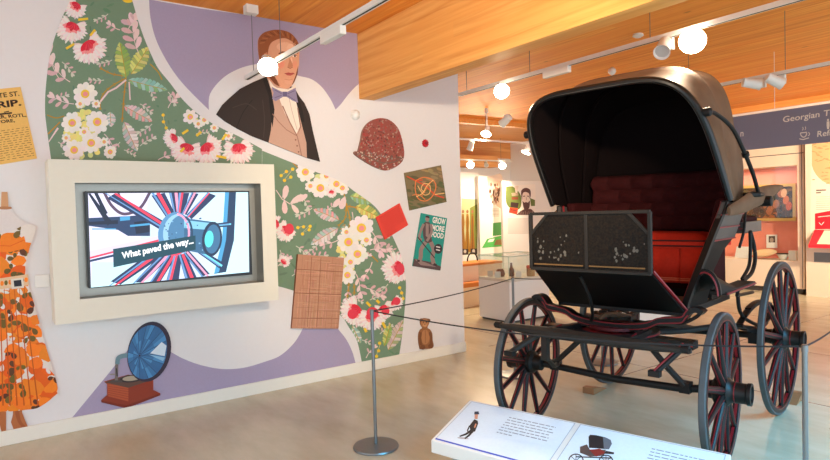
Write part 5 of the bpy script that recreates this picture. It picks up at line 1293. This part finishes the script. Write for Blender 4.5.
mb = MB(); loc_box((wl, YF+.01, zb2), (wr, YF+.016, zt), M_GLASS, mb); mb.build('glass', t)
l = bpy.data.lights.new('showcase_lamp', 'AREA'); l.energy = 4; l.size = 1.2; l.size_y = .2; l.shape = 'RECTANGLE'; l.color = (1, .85, .7)
lo = bpy.data.objects.new('showcase_lamp', l); COL.objects.link(lo); lo.parent = t; lo.location = ((wl+wr)/2, -.34, zt-.03)
# things in the showcase
yp = YB-.06
pa = at(738, 190, 1, yp); pb = at(797, 222, 1, yp)
t2 = empty('framed_painting', (pa.x, yp, pb.z), 'dark oil painting in a gold frame hanging in the pink showcase', 'painting')
x0_, x1_, z0_, z1_ = at(735, 200, 1, yp).x, at(796.4, 200, 1, yp).x, at(770, 221, 1, yp).z, at(770, 184.5, 1, yp).z
GOLDM = mat('gilt_frame', rgb(206, 160, 84), .4, .4)
mb = MB(); ox, oz = pa.x, pb.z
fw_ = .05
for (a, b, c, d) in ((x0_, z0_, x1_, z0_+fw_), (x0_, z1_-fw_, x1_, z1_), (x0_, z0_+fw_, x0_+fw_, z1_-fw_), (x1_-fw_, z0_+fw_, x1_, z1_-fw_)): mb.box((a-ox, -.03, b-oz), (c-ox, .02, d-oz), GOLDM)
mb.build('frame', t2)
P = Print(lambda px, py: at(px, py, 1, yp+.0)-Vector((ox, yp, oz)), (0, -1, 0), .004)
zz = [(736.5, 187), (795, 187), (795, 218.5), (736.5, 219.5)]
P.poly(zz, rgb(92, 58, 34), 1); P.clip = zz
for i in range(140):
    x, y = rnd.uniform(736, 796), rnd.uniform(186, 220)
    P.ell(x, y, rnd.uniform(1, 5), rnd.uniform(1, 4), jit(rnd.choice([rgb(70, 44, 30), rgb(120, 74, 36), rgb(150, 88, 40), rgb(54, 44, 34), rgb(96, 76, 44)]), .15), 2+i % 3, rnd.uniform(0, 3), 8)
for (x, y, c) in ((786, 200, rgb(206, 110, 60)), (789, 206, rgb(196, 90, 50)), (776, 204, rgb(160, 96, 60)), (784, 193, rgb(214, 160, 116)), (770, 210, rgb(150, 84, 44))): P.ell(x, y, 3, 4.5, c, 6, .2)
P.build('canvas', M_PRINT, t2)
def flat_card(name, px0, py0, px1, py1, y, lab, cat, cols):
    P = Print(lambda a, b: at(a, b, 1, y), (0, -1, 0), .012)
    out = [(px0, py0), (px1, py0), (px1, py1), (px0, py1)]; P.board(out, cols[0], .011); P.poly(out, cols[0], 1)
    return P
P = flat_card('card', 766.6, 234.6, 777.4, 248, YB-.04, '', '', [WHT])
P.poly([(769, 236), (775.4, 236), (775.4, 242.4), (769, 242.4)], rgb(84, 66, 60), 2); P.ell(772, 240, 2, 2.4, rgb(170, 150, 136), 3)
o = P.build('caption_card', M_PAPER); tag(o, 'small white card with a dark photograph on the pink back of the showcase', 'card')
ysh = YB-.26
def on_shelf(px): p = at(px, 258, 1, ysh); p.z = zb2+.001; return p
c = on_shelf(764); o = MB().lathe([(.02, 0), (.11, .008), (.2, .05), (.205, .055), (.19, .048), (.02, .016)], (0, 0, 0), (0, -.25, 1), mat('china', rgb(226, 196, 150), .3, var=.15, scale=12), 28).build('plate', smooth=True, loc=c+Vector((0, 0, .055))); tag(o, 'tilted cream plate on the showcase shelf under the caption card', 'plate')
c = on_shelf(783); t3 = empty('china_bowl', c, 'small white bowl with dark rim in the showcase right of the plate', 'bowl')
MB().lathe([(.04, 0), (.05, .01), (.1, .1), (.095, .1), (.04, .02)], (0, 0, 0), (0, 0, 1), M_WHITE, 24).build('bowl_body', t3, smooth=True); MB().lathe([(.101, .095), (.104, .105), (.094, .105)], (0, 0, 0), (0, 0, 1), M_BLACK2, 24).build('rim', t3, smooth=True)
c = on_shelf(793.5); o = MB().box((-.06, -.05, 0), (.06, .05, .16), M_WHITE).build('white_block', bevel=.006, loc=c); tag(o, 'white block standing at the right end of the showcase shelf', 'block')
c = on_shelf(743); o = MB().hexa([(-.12, -.06, 0), (.12, -.06, 0), (.12, .06, 0), (-.12, .06, 0), (-.12, .02, .2), (.12, .02, .2), (.12, .06, .2), (-.12, .06, .2)], M_WHITE).build('text_stand', loc=c); tag(o, 'white text stand at the left of the showcase behind the springs', 'stand')

# text panel unit on the right
xa = at(805.5, 200, 1, YF-.1).x; yu = YF-.1
t = empty('display_unit', (xa, YB, 0), 'tall cream display unit with a red reading shelf at the right edge', 'display unit')
mb = MB(); mb.box((0, yu-YB, .0), (2.2, -.002, 2.75), CREAM); mb.build('carcass', t)
mb = MB(); z_a, z_b = at(820, 262, 1, yu).z, at(820, 252.5, 1, yu).z; mb.box((.12, yu-YB-.012, z_a), (1.4, yu-YB-.0005, z_b), M_GREY); mb.build('vent_grille', t)
ob = Vector((xa, YB, 0))
P = Print(lambda a, b: at(a, b, 1, yu-.001)-ob, (0, -1, 0))
P.poly([(811.5, 138), (850, 134), (850, 246), (810, 246)], rgb(240, 226, 206), 1)
P.clip = [(811.8, 140), (850, 136), (850, 186), (812, 186)]
P.ell(835, 155, 25, 30, rgb(222, 178, 130), 2, n=36)
for i in range(60): P.ell(rnd.uniform(812, 848), rnd.uniform(140, 184), rnd.uniform(1, 4), .5, jit(rgb(196, 146, 98), .1), 3, rnd.uniform(-.3, .3), 6)
P.clip = None
P.line([(816, 190.4), (826, 190)], 1.3, rgb(100, 84, 80), 3); P.line([(816, 192.8), (821, 192.6)], 1.2, rgb(100, 84, 80), 3)
for k in range(7): P.line([(816, 197+k*2.1), (846, 196.4+k*2.1)], .5, rgb(190, 172, 156), 3)
P.poly([(815, 213.6), (850, 207), (850, 228.6), (815, 229.4)], rgb(230, 40, 54), 4); P.line([(818, 217), (846, 214)], .9, rgb(255, 200, 190), 5); P.line([(819, 222.6), (821.4, 225), (824, 222)], .7, WHT, 5)
P.build('text_panel', M_PRINT, t)
# sloping red-edged reading shelf
pf0 = at(807, 245.2, 1, yu-.22); pk0 = at(814.6, 229.6, 1, yu)
mb = MB(); a = Vector((pk0.x, yu, pk0.z))-ob; b = Vector((pf0.x+.02, yu-.22, pf0.z))-ob; dx = Vector((1.6, 0, 0)); dz = Vector((0, 0, -.04))
mb.hexa([b+dz, b+dx+dz, a+dx+dz, a+dz, b, b+dx, a+dx, a], mat('red_shelf', rgb(226, 40, 56), .5)); rsf = mb.build('reading_shelf', t)
nn = (b-a).cross(dx).normalized(); nn = nn if nn.z > 0 else -nn
mb = MB(); e = nn*.004; p_ = [a+dx*.09+(b-a)*.06+e, a+dx*.97+(b-a)*.06+e, b+dx*.97-(b-a)*.08+e, b+dx*.07-(b-a)*.08+e]; mb.add(p_, [(0, 1, 2, 3)], mat('shelf_sheet', rgb(240, 214, 190), .6, var=.2, scale=8)); mb.build('sheet', rsf)['label'] = 'pale printed sheet'

# ================================================================== GALLERY BEYOND THE MURAL WALL
# low bench unit with two timber ledges
BX = -2.25
t = empty('bench_unit', (BX, 6.2, 0), 'low white bench unit with two orange timber ledges beyond the wall end', 'bench')
yA, yB_ = 4.5, 7.1
def zat(px, py, x): return at(px, py, 0, x).z
z1 = zat(470, 283, BX); z2 = zat(470, 263, BX-.45)
z1 = at(470, 287, 0, BX).z; z2 = at(470, 266, 0, BX-.12).z
mb = MB(); mb.box((-.14, yA-6.2, .0), (0, yB_-6.2, z1), CREAM); mb.box((-.6, yA-6.2, 0), (-.14, yB_-6.2, z2), CREAM); mb.build('bench_body', t)
mb = MB(); mb.box((-.139, yA-6.2, z1), (.03, yB_-6.2, z1+.07), M_BENCH); mb.build('seat_ledge', t); mb = MB(); mb.box((-.6, yA-6.2, z2), (-.12, yB_-6.2, z2+.035), M_BENCH); mb.build('back_ledge', t)
# costume picture on a tall white board
def board(name, x, pxa, pxb, pya, pyb, lab, cat, grp=None, thick=.05, zlow=0.0):
    a = at(pxa, (pya+pyb)/2, 0, x); b = at(pxb, (pya+pyb)/2, 0, x); zt_ = at((pxa+pxb)/2, pya, 0, x).z
    zl = at((pxa+pxb)/2, pyb, 0, x).z if zlow is None else zlow
    c0 = Vector((x, (a.y+b.y)/2, zl))
    t = empty(name, c0, lab, cat, grp)
    MB().box((-thick, a.y-c0.y, 0), (0, b.y-c0.y, zt_-zl), M_WHITE).build('board', t)
    P = Print(lambda p, q: at(p, q, 0, x+.001)-c0, XN)
    return t, P
t, P = board('display_board', -3.53, 452, 479.4, 172, 262, 'white wall board with a picture of golden costumes on green, beyond the wall end', 'display board', None, .05, .0)
P.poly([(461.6, 198.5), (477.4, 199.4), (477.2, 254.4), (461.4, 255)], rgb(176, 186, 140), 1); P.clip = [(461.6, 198.5), (477.4, 199.4), (477.2, 254.4), (461.4, 255)]
P.poly([(461, 198), (478, 199), (478, 214), (461, 212)], rgb(170, 196, 170), 2); P.poly([(470, 208), (478, 204), (478, 254), (470, 254)], rgb(120, 130, 60), 2)
for (x, w) in ((463, 3), (467.4, 3.4), (472.4, 3)):
    P.poly([(x-w*.3, 214), (x+w*.3, 214), (x+w*.55, 222), (x+w*.4, 230), (x+w*.9, 252), (x-w*.9, 252), (x-w*.4, 230), (x-w*.55, 222)], jit(rgb(150, 104, 40), .1), 3); P.ell(x, 211.6, 1.2, 1.8, rgb(150, 100, 70), 3); P.line([(x, 216), (x, 250)], .7, rgb(110, 74, 34), 4)
P.clip = None
P.poly([(461.6, 249), (468.4, 249), (468.4, 254.6), (461.6, 255)], rgb(60, 50, 46), 6); P.poly([(470.6, 248.6), (477, 248.6), (477, 254), (470.6, 254.2)], rgb(60, 50, 46), 6); P.ell(473.6, 251, 1.4, 1.8, rgb(190, 180, 168), 7); P.ell(465, 251.4, 1.4, 1.8, rgb(190, 180, 168), 7)
P.build('print', M_PRINT, t)
c = at(472.5, 262, 0, -2.55); c.z = z2+.037
o = MB().tube(arc(0, 0, .001, .001, 0, 1, 1) and [(0, .11*cos(a), .02+.14*sin(a)) for a in [PI*i/12 for i in range(13)]], .012, M_IRON, 8).build('headphones', smooth=True, loc=c); tag(o, 'black headphone hoop resting on the upper timber ledge of the bench', 'headphones')
# board with old photograph and green leaflet shelf
t, P = board('display_board', -3.45, 480, 502.4, 176, 300, 'narrow white board with a sepia group photograph and green shelf', 'display board')
P.poly(spline([(487.2, 176.6), (494, 175.2), (502.2, 176), (502.2, 206.4), (496, 205), (490, 199), (488, 188), (487.2, 176.6)], 3), rgb(206, 186, 170), 1)
for i in range(46):
    x, y = rnd.uniform(488.5, 501.5), rnd.uniform(184, 204)
    if x-488 > (y-184)*.3-1: P.ell(x, y, rnd.uniform(.6, 1.3), rnd.uniform(1, 2.4), jit(rnd.choice([rgb(110, 74, 62), rgb(226, 206, 190), rgb(84, 56, 50), rgb(160, 120, 100)]), .1), 2+i % 2, n=7)
for k in range(6): P.line([(492, 209+k*1.4), (499, 209+k*1.4)], .4, rgb(160, 140, 124), 2)
P.poly([(493, 223), (501.6, 222), (501.6, 235), (492.6, 236)], rgb(80, 150, 84), 2); P.poly([(487, 239), (501.8, 235.4), (501.8, 246.4), (482, 248)], rgb(84, 178, 90), 3); P.poly([(489, 239.6), (495, 238.4), (493, 241.6), (487.6, 242.4)], WHT, 4); P.poly([(496, 240), (501.8, 239), (501.8, 245), (494, 245)], rgb(140, 110, 70), 4)
P.build('print', M_PRINT, t)
# board with the bearded man and the typewriter picture
t, P = board('display_board', -3.2, 503.4, 551, 181, 300, 'wide white board with a portrait print of a bearded man and a red case', 'display board')
P.poly([(505.4, 185.6), (535.4, 184.2), (535.6, 215), (505.6, 215)], rgb(240, 234, 224), 1)
OLG = rgb(104, 120, 62)
P.poly(spline([(506, 187), (512, 186.2), (517, 190), (521, 196), (521, 206), (517, 210), (510, 208), (506, 202), (506, 187)], 3), OLG, 2); P.poly([(530, 198), (535, 200), (535, 206), (531, 206)], OLG, 2)
P.poly([(514.6, 186), (518.6, 186), (517.2, 193), (515.6, 193)], rgb(230, 214, 196), 3); P.poly([(511.4, 193), (518, 192.6), (518.4, 195.6), (511.8, 196)], rgb(170, 150, 130), 3); P.poly([(511.6, 197), (518, 197), (518.2, 199.6), (511.8, 199.8)], rgb(130, 70, 50), 3)
P.poly([(511, 202), (518.6, 203), (517.8, 208), (510.4, 207)], rgb(60, 44, 44), 4); P.poly([(509.6, 207.4), (518.2, 208.4), (517, 214.6), (508.8, 212.6)], rgb(206, 70, 50), 4); P.line([(510.4, 209.6), (516.8, 210.8)], 1, rgb(110, 60, 50), 5)
HK = rgb(96, 68, 66); FC = rgb(236, 220, 206)
P.poly([(516, 215), (520.6, 211), (524.6, 209), (531, 209), (534.4, 212), (534.8, 215)], HK, 4)
for k in range(9): P.line([(518+k*1.8, 211+(k % 2)), (518.6+k*1.8, 215)], .35, rgb(160, 140, 130), 5)
P.ell(526, 198, 4.2, 6.4, FC, 5); P.poly(spline([(521.4, 197), (521, 191.4), (523.6, 188.4), (527, 188), (530.2, 190), (530.8, 195), (529.6, 199), (529, 193.6), (525, 192), (522.6, 194), (522, 200), (521.4, 197)], 3), HK, 6)
P.poly(spline([(522.4, 201), (524.4, 202.6), (526, 202), (528, 202.6), (529.8, 200.6), (529.4, 207), (526.6, 210.6), (523.6, 208), (522.4, 201)], 3), HK, 7); P.line([(523, 196.4), (525, 196)], .8, HK, 8); P.line([(527, 196), (529, 196.4)], .8, HK, 8); P.line([(526.2, 197), (526.4, 200)], .5, rgb(170, 140, 126), 8)
for k in range(8): P.line([(508, 219+k*2), (508+rnd.uniform(20, 25), 219+k*2)], .5, rgb(170, 150, 136), 2)
P.build('print', M_PRINT, t)

# glass-topped display case
t = empty('display_case', (-.79, 5.71, 0), 'white plinth display case with a glass top full of small exhibits', 'display case')
W_, D_ = .62, .78
mb = MB(); mb.box((-W_, 0, .03), (0, D_, .56), M_WHITE); mb.build('plinth', t, bevel=.003); mb = MB(); mb.box((-W_+.03, .03, 0), (-.03, D_-.03, .03), M_SLAT); mb.build('kick', t)
mb = MB(); mb.box((-W_, 0, .561), (0, D_, .60), mat('case_deck', rgb(214, 206, 190), .6)); mb.build('deck', t)
mb = MB(); 
for lo, hi in (((-W_, 0, .6), (0, .006, .9)), ((-W_, D_-.006, .6), (0, D_, .9)), ((-W_, .006, .6), (-W_+.006, D_-.006, .9)), ((-.006, .006, .6), (0, D_-.006, .9)), ((-W_, 0, .9005), (0, D_, .906))): mb.box(lo, hi, M_GLASS)
mb.build('glass_cover', t)
mb = MB(); M_EDGE = mat('glass_edge', rgb(150, 186, 172), .2)
for a_, b_ in (((-W_, 0), (0, 0)), ((0, 0), (0, D_)), ((0, D_), (-W_, D_)), ((-W_, D_), (-W_, 0))): mb.bar([(a_[0], a_[1], .909), (b_[0], b_[1], .909)], .007, .007, M_EDGE)
mb.bar([(0, 0, .6), (0, 0, .906)], .006, .006, M_EDGE); mb.build('glass_edge', t)
cb = Vector((-.79, 5.71, .601))
def put(dx, dy): return cb+Vector((dx, dy, 0))
o = MB().lathe([(.035, 0), (.04, .02), (.04, .1), (.02, .12), (.014, .17), (.016, .19)], (0, 0, 0), (0, 0, 1), mat('brown_glass', rgb(110, 66, 40), .2), 20).build('bottle', smooth=True, loc=put(-.28, .32)); tag(o, 'brown narrow-necked bottle in the middle of the glass case', 'bottle')
o = MB().lathe([(.05, 0), (.065, .03), (.06, .08), (.04, .1), (.045, .105)], (0, 0, 0), (0, 0, 1), mat('brown_pot', rgb(126, 74, 48), .4), 20).build('pot', smooth=True, loc=put(-.38, .2)); tag(o, 'small round brown pot at the left in the glass case', 'pot')
t4 = empty('tin', put(-.10, .52), 'red-lidded tin at the right in the glass case', 'tin')
MB().lathe([(.055, 0), (.058, .01), (.058, .11)], (0, 0, 0), (0, 0, 1), mat('tin_gold', rgb(176, 130, 80), .35, .5), 20).build('tin_body', t4, smooth=True); MB().lathe([(.06, .11), (.06, .14), (.05, .15)], (0, 0, 0), (0, 0, 1), mat('tin_red', rgb(196, 60, 44), .4), 20).build('lid', t4, smooth=True)
for i, (dx, dy, lab) in enumerate(((-.5, .12, 'white label card at the left end of the glass case'), (-.33, .1, 'white label card beside the brown pot in the glass case'), (-.12, .3, 'white label card in front of the red-lidded tin'))):
    o = MB().hexa([(-.04, -.03, 0), (.04, -.03, 0), (.04, .03, 0), (-.04, .03, 0), (-.04, .0, .08), (.04, .0, .08), (.04, .012, .08), (-.04, .012, .08)], M_WHITE).build('label_card', loc=put(dx, dy)); o.rotation_euler = (0, 0, .6); tag(o, lab, 'card', 'label cards in the glass case')
t = MB().box((-.3, 0, 0), (.3, .9, .62), M_WHITE).build('white_plinth', bevel=.004, loc=(.1, 6.7, 0.0005)); tag(t, 'plain white plinth behind the glass case, half hidden by the carriage wheel', 'plinth')

# ================================================================== DAYLIGHT
l = bpy.data.lights.new('added_daylight', 'AREA'); l.shape = 'RECTANGLE'; l.size = 5.0; l.size_y = 1.2; l.energy = 30; l.color = (.0, .54, 1.0); l.spread = math.radians(56)  # cool area light added inside the unseen right glazing to tint the floor
lo = bpy.data.objects.new('added_daylight', l); COL.objects.link(lo); lo.location = (6.42, 3.6, 2.3); lo.rotation_euler = Vector((-1, 0, -.95)).to_track_quat('-Z', 'Y').to_euler()
w = bpy.data.worlds.new('daylight'); S.world = w; w.use_nodes = True
bg = w.node_tree.nodes['Background']; bg.inputs[0].default_value = (.72, .87, 1.0, 1); bg.inputs[1].default_value = 1.35
S.view_settings.view_transform = 'Standard'; S.view_settings.look = 'None'; S.view_settings.gamma = 1; S.view_settings.exposure = 1.27
S.view_settings.use_curve_mapping = False
S.cycles.max_bounces = 8; S.cycles.transparent_max_bounces = 32; S.cycles.diffuse_bounces = 5; S.cycles.sample_clamp_indirect = 6
S.cycles.use_denoising = True
